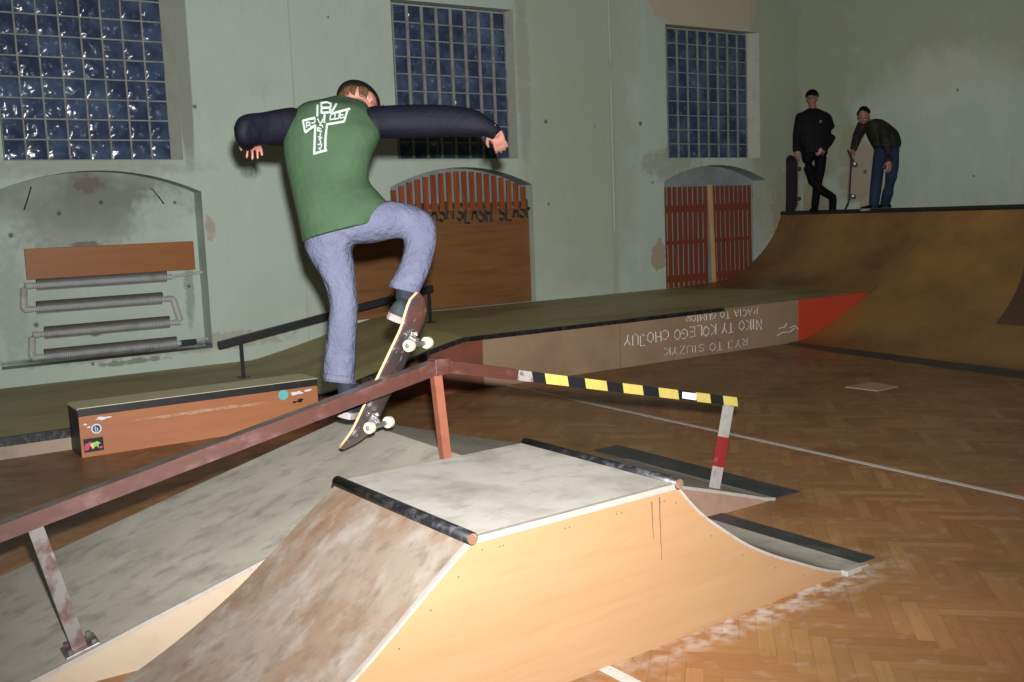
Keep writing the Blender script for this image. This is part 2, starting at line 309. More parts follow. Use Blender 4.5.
# ---------------------------------------------------------------- helpers
def obj(name, bm, m, parent=None, smooth=False, kind=None, label=None):
    if isinstance(bm, bpy.types.Mesh): me = bm
    else:
        bmesh.ops.recalc_face_normals(bm, faces=bm.faces[:]); me = bpy.data.meshes.new(name); bm.to_mesh(me); bm.free()
    ms = m if isinstance(m, (list, tuple)) else [m]
    if len(me.materials): me.materials.clear()
    for k in ms: me.materials.append(M_[k] if isinstance(k, str) else k)
    if smooth:
        for p in me.polygons: p.use_smooth = True
    o = bpy.data.objects.new(name, me); C.objects.link(o)
    if parent is not None:
        o.parent = parent; o.matrix_parent_inverse = WM[parent.name].inverted()
    WM[o.name] = Matrix.Identity(4)
    if kind: o['kind'] = kind
    if label: o['label'] = label
    return o
WM = {}
def thing(name, label, cat, loc, group=None):
    o = bpy.data.objects.new(name, None); C.objects.link(o); o.location = loc; o.empty_display_size = .1
    WM[o.name] = Matrix.Translation(V(loc)); o['label'] = label; o['category'] = cat
    if group: o['group'] = group
    return o
def tag(o, label, cat, group=None):
    o['label'] = label; o['category'] = cat
    if group: o['group'] = group
    return o
def B(): return bmesh.new()
def face(bm, pts, mi=0):
    f = bm.faces.new([bm.verts.new(V(p)) for p in pts]); f.material_index = mi; return f
def box(bm, lo, hi, bev=0., mi=0, mtx=None):
    b2 = B(); bmesh.ops.create_cube(b2, size=1)
    lo, hi = V(lo), V(hi)
    for v in b2.verts: v.co = V([lo[i]+(v.co[i]+.5)*(hi[i]-lo[i]) for i in range(3)])
    if bev: bmesh.ops.bevel(b2, geom=b2.edges[:], offset=bev, segments=2, affect='EDGES', profile=.6)
    for f in b2.faces: f.material_index = mi
    if mtx is not None: b2.transform(mtx)
    join(bm, b2)
def join(bm, b2):
    me = bpy.data.meshes.new('tmp'); b2.to_mesh(me); b2.free(); bm.from_mesh(me); bpy.data.meshes.remove(me)
def tube(bm, pts, r, n=12, mi=0, cap=True, ref=None, sq=False):
    """round (or square) tube through pts; r a number or a list"""
    pts = [V(p) for p in pts]; rs = r if isinstance(r, (list, tuple)) else [r]*len(pts)
    rings = []
    for k, p in enumerate(pts):
        t = (pts[min(k+1, len(pts)-1)]-pts[max(k-1, 0)]).normalized()
        a = V(ref) if ref is not None else (V((0, 0, 1)) if abs(t.z) < .9 else V((1, 0, 0)))
        s = t.cross(a).normalized(); u = s.cross(t).normalized()
        if sq: ring = [bm.verts.new(p+s*(x*rs[k])+u*(y*rs[k])) for x, y in ((-1, -1), (1, -1), (1, 1), (-1, 1))]
        else: ring = [bm.verts.new(p+(s*math.cos(2*math.pi*i/n)+u*math.sin(2*math.pi*i/n))*rs[k]) for i in range(n)]
        rings.append(ring)
    q = len(rings[0])
    for a, b in zip(rings, rings[1:]):
        for i in range(q):
            f = bm.faces.new((a[i], a[(i+1) % q], b[(i+1) % q], b[i])); f.material_index = mi
    if cap:
        for g in (rings[0], rings[-1]): f = bm.faces.new(g); f.material_index = mi
def prism_y(bm, prof, y0, y1, mi=0, fy=None):
    """closed x/z profile swept along y.  fy(x, y) may shift the point"""
    T = (lambda x, y, z: V((x, y, z))) if fy is None else fy
    a = [bm.verts.new(T(x, y0, z)) for x, z in prof]; b = [bm.verts.new(T(x, y1, z)) for x, z in prof]
    n = len(prof)
    for i in range(n):
        f = bm.faces.new((a[i], a[(i+1) % n], b[(i+1) % n], b[i])); f.material_index = mi
    for g in (a, b):
        f = bm.faces.new(g); f.material_index = mi
def catmull(ps, t):
    n = len(ps)-1; x = t*n; i = min(int(x), n-1); u = x-i
    p0, p1, p2, p3 = ps[max(i-1, 0)], ps[i], ps[i+1], ps[min(i+2, n)]
    return [.5*((2*b)+(-a+c)*u+(2*a-5*b+4*c-d)*u*u+(-a+3*b-3*c+d)*u**3) for a, b, c, d in zip(p0, p1, p2, p3)]
def slab(bm, top, th, y0, y1, fy=None, mi=0):
    """sheet that follows the x/z polyline `top`, th thick downward"""
    prof = list(top)+[(x, z-th) for x, z in reversed(top)]
    T = (lambda x, y, z: V((x, y, z))) if fy is None else fy
    n = len(top)
    va = [[bm.verts.new(T(x, y, z)) for x, z in top] for y in (y0, y1)]
    vb = [[bm.verts.new(T(x, y, z-th)) for x, z in top] for y in (y0, y1)]
    for i in range(n-1):
        for g in ((va[0][i], va[0][i+1], va[1][i+1], va[1][i]), (vb[0][i], vb[1][i], vb[1][i+1], vb[0][i+1]),
                  (va[0][i], vb[0][i], vb[0][i+1], va[0][i+1]), (va[1][i], va[1][i+1], vb[1][i+1], vb[1][i])):
            f = bm.faces.new(g); f.material_index = mi
    for i in (0, n-1): bm.faces.new((va[0][i], va[1][i], vb[1][i], vb[0][i])).material_index = mi
def text_mesh(s, size, fn, name, m, parent, label=None, depth=.001):
    cu = bpy.data.curves.new('t', 'FONT'); cu.body = s; cu.size = size; cu.extrude = depth
    o = bpy.data.objects.new('t', cu); C.objects.link(o)
    bpy.context.view_layer.update()
    me = bpy.data.meshes.new_from_object(o.evaluated_get(bpy.context.evaluated_depsgraph_get()))
    bpy.data.objects.remove(o)
    for v in me.vertices: v.co = fn(v.co)
    return obj(name, me, m, parent, label=label)


GLY = {'A': [[(0,0),(.28,1),(.56,0)],[(.12,.4),(.45,.4)]], 'C': [[(.55,.85),(.3,1),(0,.6),(.05,.2),(.3,0),(.55,.15)]], 'E': [[(.5,1),(0,1),(0,0),(.5,0)],[(0,.5),(.4,.5)]],
 'G': [[(.55,.85),(.3,1),(0,.6),(.05,.2),(.3,0),(.55,.2),(.55,.45),(.3,.45)]], 'H': [[(0,0),(0,1)],[(.5,0),(.5,1)],[(0,.5),(.5,.5)]], 'I': [[(.15,0),(.15,1)]],
 'J': [[(.1,1),(.5,1),(.5,.2),(.3,0),(.05,.15)]], 'K': [[(0,0),(0,1)],[(.5,1),(.02,.45),(.52,0)]], 'L': [[(0,1),(0,0),(.45,0)]], 'M': [[(0,0),(0,1),(.28,.4),(.56,1),(.56,0)]],
 'N': [[(0,0),(0,1),(.5,0),(.5,1)]], 'O': [[(.28,1),(.02,.7),(.02,.3),(.28,0),(.55,.3),(.55,.7),(.28,1)]], 'P': [[(0,0),(0,1),(.4,.95),(.45,.7),(.35,.5),(0,.5)]],
 'R': [[(0,0),(0,1),(.4,.95),(.45,.7),(.35,.5),(0,.5),(.5,0)]], 'S': [[(.5,.85),(.25,1),(.03,.8),(.1,.58),(.45,.42),(.5,.18),(.25,0),(0,.15)]], 'T': [[(0,1),(.55,1)],[(.28,1),(.28,0)]],
 'U': [[(0,1),(0,.2),(.25,0),(.5,.2),(.5,1)]], 'Y': [[(0,1),(.27,.5),(.54,1)],[(.27,.5),(.2,0)]], 'Z': [[(0,1),(.5,1),(0,0),(.5,0)]], '(': [[(.4,1),(.1,.6),(.1,.35),(.4,0)]], ' ': []}
def strokes_of(s, wob=.05):
    """hand-drawn capitals: list of polylines, total width 1, height 1"""
    x = 0; out = []
    for ch in s:
        adv = .42 if ch in ' I' else .72; h = 1+wob*2*(random.random()-.5); dy = wob*(random.random()-.5)*2
        for st in GLY[ch]: out.append([(x+px+wob*.4*(random.random()-.5), py*h+dy+wob*.4*(random.random()-.5)) for px, py in st])
        x += adv
    return [[(px/x, py) for px, py in st] for st in out]
def stroke_mesh(name, s, fn, r, m, parent, label=None, wob=.08):
    bm = B()
    for st in strokes_of(s, wob):
        pts = [V(fn(*p)) for p in st]; tube(bm, pts, [r*(.8+.4*random.random()) for _ in pts], 6)
    return obj(name, bm, m, parent, label=label)
# ---------------------------------------------------------------- the hall
YW, YG, XR = 10.97, 11.118, 12.85
XL, YF, ZC = -4.0, -3.0, 6.2
bm = B(); box(bm, (XL, YF, -.1), (XR+.3, YW+.5, 0)); obj('floor', bm, 'parquet', kind='structure')
bm = B(); box(bm, (XL, YF, ZC), (XR+.3, YW+.5, ZC+.2)); obj('ceiling', bm, 'ceiling', kind='structure')
bm = B(); box(bm, (XR, YF, 0), (XR+.3, YW+.5, ZC)); obj('wall_right', bm, 'wall_right', kind='structure')
WZ = H+.7058; WT = WZ+1.8
wins = [(1.5908, 3.1908, 1.565, 3.27), (5.8755, 7.4755, 5.79, 7.50), (10.1863, 11.7863, 10.04, 11.90)]
nich = [(1.37, 3.43), (5.66, 7.70), (9.96, 12.02)]
ND = .26
def arch(x, k):
    a, b = nich[k]; c = (a+b)/2; h = (b-a)/2
    R = (h*h+.23*.23)/(2*.23); return 2.0+math.sqrt(max(R*R-(x-c)**2, 0))-(R-.23)
NB = [.335, .0, .0]
bm = B()
xs = {XL, XR}
for (a, b) in nich:
    for i in range(25): xs.add(round(a+(b-a)*i/24, 5))
for (_, _, a, b) in wins: xs.add(a); xs.add(b)
xs = sorted(xs)
def quad_xz(x0, x1, z00, z01, z10, z11, y=YW, mi=0):   # z at x0 low/high, x1 low/high
    face(bm, [(x0, y, z00), (x1, y, z10), (x1, y, z11), (x0, y, z01)], mi)
for x0, x1 in zip(xs, xs[1:]):
    xm = (x0+x1)/2; segs = [(0, 0)]
    holes = []
    for k, (a, b) in enumerate(nich):
        if a < xm < b: holes.append((NB[k], NB[k], arch(x0, k), arch(x1, k)))
    for (_, _, a, b) in wins:
        if a < xm < b: holes.append((WZ-.01, WZ-.01, WT+.02, WT+.02))
    lo0 = lo1 = 0.
    for (h0, h1, t0, t1) in holes:
        if h0 > lo0+1e-4: quad_xz(x0, x1, lo0, h0, lo1, h1)
        lo0, lo1 = t0, t1
    quad_xz(x0, x1, lo0, ZC, lo1, ZC)
for k, (a, b) in enumerate(nich):
    ys, zb = YW+ND, NB[k]; mi = 1 if k == 0 else 2
    pts = [(a+(b-a)*i/24, arch(a+(b-a)*i/24, k)) for i in range(25)]
    for (p, q) in zip(pts, pts[1:]):
        face(bm, [(p[0], YW, p[1]), (q[0], YW, q[1]), (q[0], ys, q[1]), (p[0], ys, p[1])], mi)
        face(bm, [(p[0], ys, zb), (q[0], ys, zb), (q[0], ys, q[1]), (p[0], ys, p[1])], mi)
    for x in (a, b): face(bm, [(x, YW, zb), (x, ys, zb), (x, ys, arch(x, k)), (x, YW, arch(x, k))], 0 if k else 1)
    face(bm, [(a, YW, zb), (b, YW, zb), (b, ys, zb), (a, ys, zb)], mi)
for (ga, gb, a, b) in wins:
    z0, z1 = WZ-.01, WT+.02; yb = YG+.02
    for x, gx in ((a, ga), (b, gb)): face(bm, [(x, YW, z0), (gx, yb, z0), (gx, yb, z1), (x, YW, z1)], 3)
    for z in (z0, z1): face(bm, [(a, YW, z), (b, YW, z), (gb, yb, z), (ga, yb, z)], 3)
box(bm, (XL, YW+.42, 0), (XR+.3, YW+.5, ZC))
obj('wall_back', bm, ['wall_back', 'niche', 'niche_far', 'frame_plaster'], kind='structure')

# glass block windows: mortar lattice + pillow-faced blocks
for k, (ga, gb, _, _) in enumerate(wins):
    bm = B(); g = (.016, .036, .024)[k]
    box(bm, (ga, YG+.03, WZ), (gb, YG+.10, WT))
    for i in range(9): box(bm, (ga+.2*i-(g/2 if 0 < i < 8 else (0 if i == 0 else g/2)), YG-.008, WZ), (ga+.2*i+(g/2 if 0 < i < 8 else (g/2 if i == 0 else 0)), YG+.04, WT))
    for j in range(10):
        z = WZ+.2*j; box(bm, (ga, YG-.007 if k == 0 else YG+.004, max(WZ, z-.007)), (gb, YG+.04, min(WT, z+.007)))
    fr = obj('window_%d' % (k+1), bm, 'mortar', kind='structure')
    bm = B()
    for i in range(8):
        for j in range(9):
            x0, z0 = ga+.2*i+g/2, WZ+.2*j+.007; w, h = .2-g, .186
            n = 8; rot = random.random()*6.28; ph = random.random()*6
            grid = []
            for a in range(n+1):
                row = []
                for c in range(n+1):
                    u, v = a/n*2-1, c/n*2-1
                    bul = (1-u**4)*(1-v**4)
                    dep = .002+.012*bul+.006*math.sin(3.2*u+ph)*math.cos(3.0*v+rot)*bul + .004*math.sin(6*(u*math.cos(rot)+v*math.sin(rot)))*bul
                    row.append(bm.verts.new((x0+w*a/n, YG+.012-dep, z0+h*c/n)))
                grid.append(row)
            for a in range(n):
                for c in range(n):
                    f = bm.faces.new((grid[a][c], grid[a+1][c], grid[a+1][c+1], grid[a][c+1])); f.smooth = True
    me = bpy.data.meshes.new('pane'); bm.to_mesh(me); bm.free()
    obj('pane', me, 'glass', fr)

# conduits
for x, z0, z1, r, lab in ((9.03, 1.35, ZC, .016, 'thin painted conduit down the green wall between middle and far windows'),
                          (4.53, .16, ZC, .006, 'very thin painted cable running down the wall behind the jumping skater')):
    bm = B(); tube(bm, [(x, YW-r-.002, z0), (x, YW-r-.002, z1)], r, 10)
    if r > .01:
        for z in (1.36, 2.2, 3.58): box(bm, (x-.025, YW-.04, z-.02), (x+.025, YW, z+.02), .004)
    tag(obj('wall_pipe', bm, 'pipe_paint'), lab, 'pipe')

# ---------------------------------------------------------------- radiator niche
def rp(x, y): p = on_y(x, y, 11.12); return p.x, p.z
t = thing('radiator', 'finned tube radiator of four stacked pipes in the arched wall niche', 'radiator', (2.4, 11.1, .335))
pipes = [((30, 284), (172, 278.5)), ((30, 306), (168, 302)), ((38, 332), (175, 325)), ((38, 354), (182, 346))]
P2 = []
for (l, r) in pipes:
    (x0, z0), (x1, z1) = rp(*l), rp(*r); z = (z0+z1)/2; P2.append((x0, x1, z))
    bm = B(); tube(bm, [(x0, 11.12, z), (x1, 11.12, z)], .028, 12)
    n = int((x1-x0-.1)/.018)
    for i in range(n):
        xx = x0+.06+i*.018
        tube(bm, [(xx, 11.12, z), (xx+.005, 11.12, z)], .052, 14)
    tube(bm, [(x0+.06, 11.13, z+.050), (x1-.05, 11.13, z+.050)], .026, 8, mi=1)
    o = obj('pipe', bm, ['radiator', 'dust'], t)
def bend(xa, za, xb, zb, side):
    bm = B(); o = .045*side
    tube(bm, [(xa, 11.12, za), (xa+o, 11.12, za), (xa+o*1.3, 11.12, za-.02), ((xa+xb)/2+o*1.3, 11.12, (za+zb)/2), (xb+o*1.3, 11.12, zb+.02), (xb+o, 11.12, zb), (xb, 11.12, zb)], .034, 10)
    obj('pipe_bend', bm, 'radiator', t)
bend(P2[0][0], P2[0][2], P2[1][0], P2[1][2], -1); bend(P2[2][0], P2[2][2], P2[3][0], P2[3][2], -1); bend(P2[1][1], P2[1][2], P2[2][1], P2[2][2], 1)
for pts, r in (([(P2[0][1], 11.12, P2[0][2]), (3.428, 11.12, P2[0][2]+.03)], .014), ([(P2[3][1], 11.12, P2[3][2]), (3.428, 11.12, P2[3][2]+.02)], .018)):
    bm = B(); tube(bm, pts, r, 8); obj('supply_pipe', bm, 'radiator', t)
for x, z in ((2.0, P2[3][2]), (2.9, P2[3][2]), (2.4, P2[0][2])):
    bm = B(); tube(bm, [(x, 11.12, z-.02), (x, YW+ND-.002, z-.05)], .01, 8); obj('bracket', bm, 'radiator', t)
bm = B(); box(bm, (3.13, 11.09, P2[3][2]-.03), (3.3, 11.14, P2[3][2]+.03), .008); obj('valve', bm, 'black_metal', t)
bm = B(); box(bm, (1.68, 11.04, 1.185), (3.33, 11.075, 1.485), .004)
tag(obj('wooden_board', bm, 'board_orange'), 'plain orange-brown board standing above the finned radiator in the niche', 'board')
hooks = [('hook', on_y(31, 187, 11.2), on_y(24, 210, 11.17), 'bent dark iron hook high in the radiator niche, nearer the left edge of the photo'),
         ('hook', on_y(152, 189, 11.2), on_y(164, 204, 11.17), 'bent dark iron hook high in the radiator niche, toward the skater')]
for nm, p, q, lab in hooks:
    bm = B(); tube(bm, [(p.x, 11.229, p.z), (p.x, 11.19, p.z), ((p.x+q.x)/2, 11.17, (p.z+q.z)/2), (q.x, 11.17, q.z)], .007, 6)
    tag(obj(nm, bm, 'black_metal'), lab, 'hook')

# ---------------------------------------------------------------- middle niche: slatted screen over brown plywood
t = thing('slatted_screen', 'wooden screen of short vertical slats above brown plywood, filling the middle arch', 'screen', (6.68, 11.06, .5))
ya, yb = 11.05, 11.09
bm = B(); box(bm, (5.675, 11.055, .502), (7.685, 11.075, 1.72)); obj('plywood_sheet', bm, 'brown_ply', t)
n = 18
for i in range(n):
    x = 5.70+i*(1.975/n); x2 = x+.070
    c = (x+x2)/2; zt = min(arch(x, 1), arch(x2, 1))-.045
    bm = B(); box(bm, (x, 11.03, 1.70), (x2, 11.052, zt), .003); obj('slat', bm, 'shutter', t)
bm = B(); box(bm, (5.68, 11.054, 1.735), (7.68, 11.08, 1.80), .003); obj('rail', bm, 'shutter_dark', t)
for (x0, x1) in ((414, 453), (457, 491), (499, 532)):
    a, b = on_y(x0, 205, 11.05), on_y(x1, 205, 11.05)
    stroke_mesh('stencil_lettering', 'SLASH', lambda u, v: (a.x+(b.x-a.x)*u*1.04, 11.052, 1.575+.20*v), .019, 'ink', t, 'black smudged stencil lettering', .16)

bm = B(); box(bm, (5.06, 10.925, .485), (5.93, 10.94, 1.46), .002)
for v in bm.verts: v.co.y += (v.co.z-.46)*.02
tag(obj('plywood_sheet', bm, 'brown_ply'), 'brown plywood sheet leaning on the wall behind the legs of the jumping skater', 'board')

# ---------------------------------------------------------------- far niche: two slatted shutters and a pole
def shutter(x0, x1, n, z0, z1, lean, lab, zs=None):
    t = thing('slatted_shutter', lab, 'shutter', ((x0+x1)/2, 11.06, z0), 'slatted shutters in the far arch')
    w = (x1-x0)/n
    for i in range(n):
        x = x0+i*w
        bm = B(); box(bm, (x+w*.10, 11.03, z0), (x+w*.68, 11.052, z1), .003)
        for v in bm.verts: v.co.x += lean*(v.co.z-z0)
        obj('slat', bm, 'shutter_dark', t)
    for z in (z0+.07, z1-.36 if z1 > 1.5 else z1-.3, (z0+z1)/2-.1):
        bm = B(); box(bm, (x0+.01, 11.054, z), (x1-.02, 11.078, z+.10 if z != (z0+z1)/2-.1 else z+.05), .003)
        for v in bm.verts: v.co.x += lean*(v.co.z-z0)
        obj('rail', bm, 'shutter_dark', t)
shutter(9.98, 10.88, 9, .50, 1.93, 0., 'red-brown slatted shutter to the left of the pale pole in the far arch')
shutter(10.96, 11.80, 9, .50, 1.93, -.012, 'red-brown slatted shutter between the pale pole and the quarter pipe')
bm = B(); box(bm, (10.87, 10.99, .50), (10.94, 11.02, 1.95), .004)
for v in bm.verts: v.co.x += -.035*(v.co.z-.5)+.03
tag(obj('wooden_pole', bm, 'pale_pole'), 'pale wooden pole standing between the two red-brown shutters', 'pole')

# ---------------------------------------------------------------- raised platform along the back wall
YE = 8.25; ZA, ZB = .155, .50
t = thing('raised_platform', 'long raised skate platform along the wall rising by a bank to chalked panels', 'platform', (5, 9.5, 0))
bm = B()
rows = []
NX = 16
def plat(x, fr):          # fr 0 at the front edge, 1 at the wall
    a = 3.5+.35*fr; b = 4.98+.45*fr
    if x <= a: return ZA
    if x >= b: return ZB
    s = (x-a)/(b-a); return ZA+(ZB-ZA)*(.75*s+.25*(3*s*s-2*s**3))
for j in range(5):
    fr = j/4; y = YE+(YW-.003-YE)*fr; a = 3.5+.35*fr; b = 4.98+.45*fr
    xx = [XL+.1, 1.0]+[a+(b-a)*i/NX for i in range(NX+1)]+[7.5, 12.3]
    rows.append([bm.verts.new((x, y, plat(x, fr))) for x in xx])
for r0, r1 in zip(rows, rows[1:]):
    for i in range(len(r0)-1): bm.faces.new((r0[i], r0[i+1], r1[i+1], r1[i]))
obj('deck', bm, 'deck_olive', t)
def panel(x0, x1, m, nm='side_panel', y=YE, top=None, bot=0., lab=None, n=1):
    bm = B(); th = .015
    xs_ = [x0+(x1-x0)*i/n for i in range(n+1)]
    f = top or (lambda x: plat(x, 0)-.002); g = bot if callable(bot) else (lambda x: bot)
    prof = [(x, f(x)) for x in xs_]+[(x, g(x)) for x in reversed(xs_)]
    prism_y(bm, prof, y-.002, y+th); return obj(nm, bm, m, t, label=lab)
panel(XL+.1, 3.49, 'panel_pale', lab='pale worn low panel')
panel(3.50, 5.14, 'bank_red', n=16, lab='faded red panel under the bank')
panel(5.15, 6.825, 'panel', lab='plain brown panel')
panel(6.84, 9.57, 'panel', lab='brown panel chalked with upside-down writing')
RP = [(9.40, .006), (9.63, .02), (9.90, .075), (10.17, .17), (10.45, .29), (10.75, .43), (11.05, .60), (11.3, .78), (11.53, 1.0), (11.75, 1.27), (11.88, 1.49)]
def rz(x):
    for (a, b) in zip(RP, RP[1:]):
        if a[0] <= x <= b[0]: return a[1]+(b[1]-a[1])*(x-a[0])/(b[0]-a[0])
    return 0 if x < RP[0][0] else 1.49
panel(9.58, 10.92, 'panel_red', top=lambda x: ZB-.002, bot=lambda x: min(rz(x)-.004, ZB-.01), n=14, y=YE-.0, lab='bright red tapering panel')
# coping along the front edge
bm = B()
def edge_strip(bm, x0, x1, n, th=.045, y=YE):
    for i in range(n):
        a = x0+(x1-x0)*i/n; b = x0+(x1-x0)*(i+1)/n; za, zb = plat(a, 0), plat(b, 0)
        vs = [bm.verts.new(p) for p in ((a, y-.008, za+.004), (b, y-.008, zb+.004), (b, y+.05, zb+.004), (a, y+.05, za+.004), (a, y-.008, za-th), (b, y-.008, zb-th), (b, y+.05, zb-th), (a, y+.05, za-th))]
        for g in ((0, 1, 2, 3), (4, 7, 6, 5), (0, 4, 5, 1), (2, 6, 7, 3), (1, 5, 6, 2), (0, 3, 7, 4)): bm.faces.new([vs[q] for q in g])
edge_strip(bm, XL+.1, 3.5, 4, .06); edge_strip(bm, 3.5, 4.98, 16, .03); edge_strip(bm, 4.98, 8.35, 4, .035)
obj('edge_coping', bm, 'coping', t)
# upside-down chalk writing
def chalk(s, pr, pl, hz, r=.0045):
    """upside down: the text starts at the right-hand pixel pr and runs to pl (pixels of the letters' foot line, which is up)"""
    a, b = on_y(*pr, YE), on_y(*pl, YE)
    fn = lambda u, v: (a.x+(b.x-a.x)*u, YE-.004, a.z+(b.z-a.z)*u-hz*v)
    stroke_mesh('chalk_writing', s, fn, r, 'chalk', t, 'white chalk writing, upside down')
chalk('NIKO TY KOLEGO CHOJUY', (761, 318.5), (622, 336), .115)
chalk('PACIA TO GUMIOR', (757, 308), (684, 315.5), .075, .0035)
chalk('RYJ TO SIUZYK', (747, 338.5), (662, 348.5), .085, .003)
bm = B()
for pl in ([(9.23, .19), (9.33, .20), (9.36, .24)], [(9.20, .11), (9.30, .14), (9.42, .13), (9.50, .17)], [(9.42, .18), (9.50, .20), (9.56, .15)]):
    tube(bm, [(x, YE-.005, z) for x, z in pl], .005, 5)
obj('chalk_scribble', bm, 'chalk', t)

# ---------------------------------------------------------------- quarter pipe
t = thing('quarter_pipe', 'tall brown curved quarter pipe against the far right wall', 'ramp', (11.5, 7, 0))
bm = B()
ys = [3.0+(8.247-3.0)*i/8 for i in range(9)]
sh = lambda y: .10*(y-8.2)
NS = 40
prof = [catmull([list(p) for p in RP], i/NS) for i in range(NS+1)]
rows = []
for y in ys: rows.append([bm.verts.new((x+sh(y), y, z)) for x, z in prof]+[bm.verts.new((XR-.003, y, 1.49))])
for r0, r1 in zip(rows, rows[1:]):
    for i in range(len(r0)-1):
        f = bm.faces.new((r0[i], r0[i+1], r1[i+1], r1[i]))
        f.smooth = i < NS
e0 = [v.co.copy() for v in rows[0]]
face(bm, [tuple(p) for p in e0]+[(XR-.003, 3.0, 0), (e0[0].x, 3.0, 0)], 0)
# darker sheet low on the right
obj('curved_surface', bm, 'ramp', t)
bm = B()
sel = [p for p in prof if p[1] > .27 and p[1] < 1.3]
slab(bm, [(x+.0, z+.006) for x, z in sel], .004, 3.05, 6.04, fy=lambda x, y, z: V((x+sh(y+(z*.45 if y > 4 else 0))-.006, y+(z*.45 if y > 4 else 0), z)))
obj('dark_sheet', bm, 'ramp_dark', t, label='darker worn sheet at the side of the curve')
# section above the raised platform
F1 = [(10.80, .503), (11.05, .605), (11.3, .785), (11.53, 1.005), (11.75, 1.275), (11.88, 1.49)]
F0 = [(10.25, .503), (11.13, .55), (11.55, .69), (11.93, .93), (12.20, 1.20), (12.36, 1.49)]
bm = B(); rows = []
for j in range(9):
    s = j/8; y = 8.2+(YW-.004-8.2)*s
    ctl = [[a[0]*(1-s)+b[0]*s, a[1]*(1-s)+b[1]*s] for a, b in zip(F1, F0)]
    rows.append([bm.verts.new((*(lambda c: (c[0], y, c[1]))(catmull(ctl, i/24)),)) for i in range(25)]+[bm.verts.new((XR-.003, y, 1.49))])
for r0, r1 in zip(rows, rows[1:]):
    for i in range(25): bm.faces.new((r0[i], r0[i+1], r1[i+1], r1[i])).smooth = i < 24
e1 = [v.co.copy() for v in rows[0]]
obj('upper_surface', bm, 'ramp', t, label='curved sheet above the raised platform')
bm = B()
tube(bm, [(11.88+sh(3.0), 3.0, 1.488), (11.88, 8.2, 1.488), (12.36, YW-.005, 1.488)], .032, 12)
obj('lip_coping', bm, 'black_metal', t)
bm = B()
for (y0, y1, o) in ((3.0, 5.6, 0.), (5.62, 7.0, .02), (7.02, 8.2, .06)):
    x = lambda y: RP[0][0]+sh(y)
    vs = [(x(y0)-.30+o, y0, .004), (x(y1)-.26+o*2.5, y1, .004), (x(y1)+.05, y1, .012), (x(y0)+.05, y0, .012)]
    face(bm, vs); face(bm, [(p[0], p[1], .001) for p in vs])
    for i in range(4): a, b = vs[i], vs[(i+1) % 4]; face(bm, [a, b, (b[0], b[1], .001), (a[0], a[1], .001)])
obj('foot_plate', bm, 'steel_plate', t)

# ---------------------------------------------------------------- orange grind box
BX0, BX1, BY0, BY1, BZ = 1.45, 3.30, 7.88, 8.235, .36
t = thing('grind_box', 'long low orange grind box with black edge set against the platform', 'box', (2.4, 8.05, 0))
bm = B(); box(bm, (BX0, BY0+.012, 0), (BX0+.012, BY1, BZ-.02)); box(bm, (BX1-.012, BY0+.012, 0), (BX1, BY1, BZ-.02)); box(bm, (BX0, BY1-.012, 0), (BX1, BY1, BZ-.02))
obj('end_panel', bm, 'black_trim', t)
bm = B(); box(bm, (BX0, BY0, 0), (BX1, BY0+.012, BZ-.055)); obj('front_panel', bm, 'box_orange', t)
bm = B(); box(bm, (BX0-.004, BY0-.006, BZ-.058), (BX1+.004, BY0+.016, BZ-.001), .003); obj('edge_coping', bm, 'black_trim', t)
bm = B(); box(bm, (BX0-.006, BY0-.004, BZ-.014), (BX1+.006, BY1, BZ+.004), .003); obj('top_sheet', bm, 'box_top', t)
def blob(bm, cx, cz, rx, rz_, y, n=20, jag=0., mi=0, th=.0015):
    pts = []
    for i in range(n):
        a = 2*math.pi*i/n; k = 1+jag*(random.random()-.5); pts.append((cx+rx*k*math.cos(a), cz+rz_*k*math.sin(a)))
    prism_y(bm, pts, y-th, y, mi)
yb_ = BY0-.0005
bm = B(); blob(bm, 2.35, .222, .50, .012, yb_, 40, 1.0, th=.0008); obj('scrape_mark', bm, 'box_scrape', t, label='pale scraped streak')
bm = B(); blob(bm, 1.565, .200, .036, .036, yb_, 24, mi=0); blob(bm, 1.565, .200, .027, .027, yb_-.0015, 24, mi=1)
o = obj('round_sticker', bm, ['white_sticker', 'blue_st'], t, label='round dark blue sticker with a letter b')
text_mesh('b', .055, lambda v: V((1.551+v.x, yb_-.0035-v.z*.3, .181+v.y)), 'sticker_letter', 'white_sticker', t)
bm = B(); box(bm, (1.468, yb_-.0015, .035), (1.605, yb_, .135)); obj('square_sticker', bm, 'black_st', t, label='black square sticker with bright drawing')
bm = B(); blob(bm, 1.497, .083, .020, .032, yb_-.0016, 11, 1.1, 0); blob(bm, 1.555, .092, .026, .030, yb_-.0016, 11, 1.1, 1); blob(bm, 1.526, .080, .015, .021, yb_-.0032, 8, .8, 2); blob(bm, 1.585, .060, .010, .010, yb_-.0032, 8, .8, 0)
obj('sticker_drawing', bm, ['magenta', 'lime', 'yellowish'], t)
for q in ((1.615, .272, .050, .012), (1.49, .242, .012, .006), (1.515, .218, .012, .006)):
    bm = B(); blob(bm, *q, yb_, 14, .8); obj('torn_sticker', bm, 'white_sticker', t)
bm = B(); blob(bm, 3.005, .262, .042, .042, yb_, 24); obj('cyan_sticker', bm, 'cyan', t, label='round cyan sticker')
for q in ((3.115, .262, .052, .013), (3.215, .272, .038, .008)):
    bm = B(); blob(bm, *q, yb_, 16, .8); obj('torn_sticker', bm, 'white_sticker', t)
bm = B(); blob(bm, 3.10, .19, .022, .010, yb_, 12, .8); blob(bm, 3.145, .20, .022, .015, yb_, 12, .8); obj('small_sticker', bm, 'black_st', t)

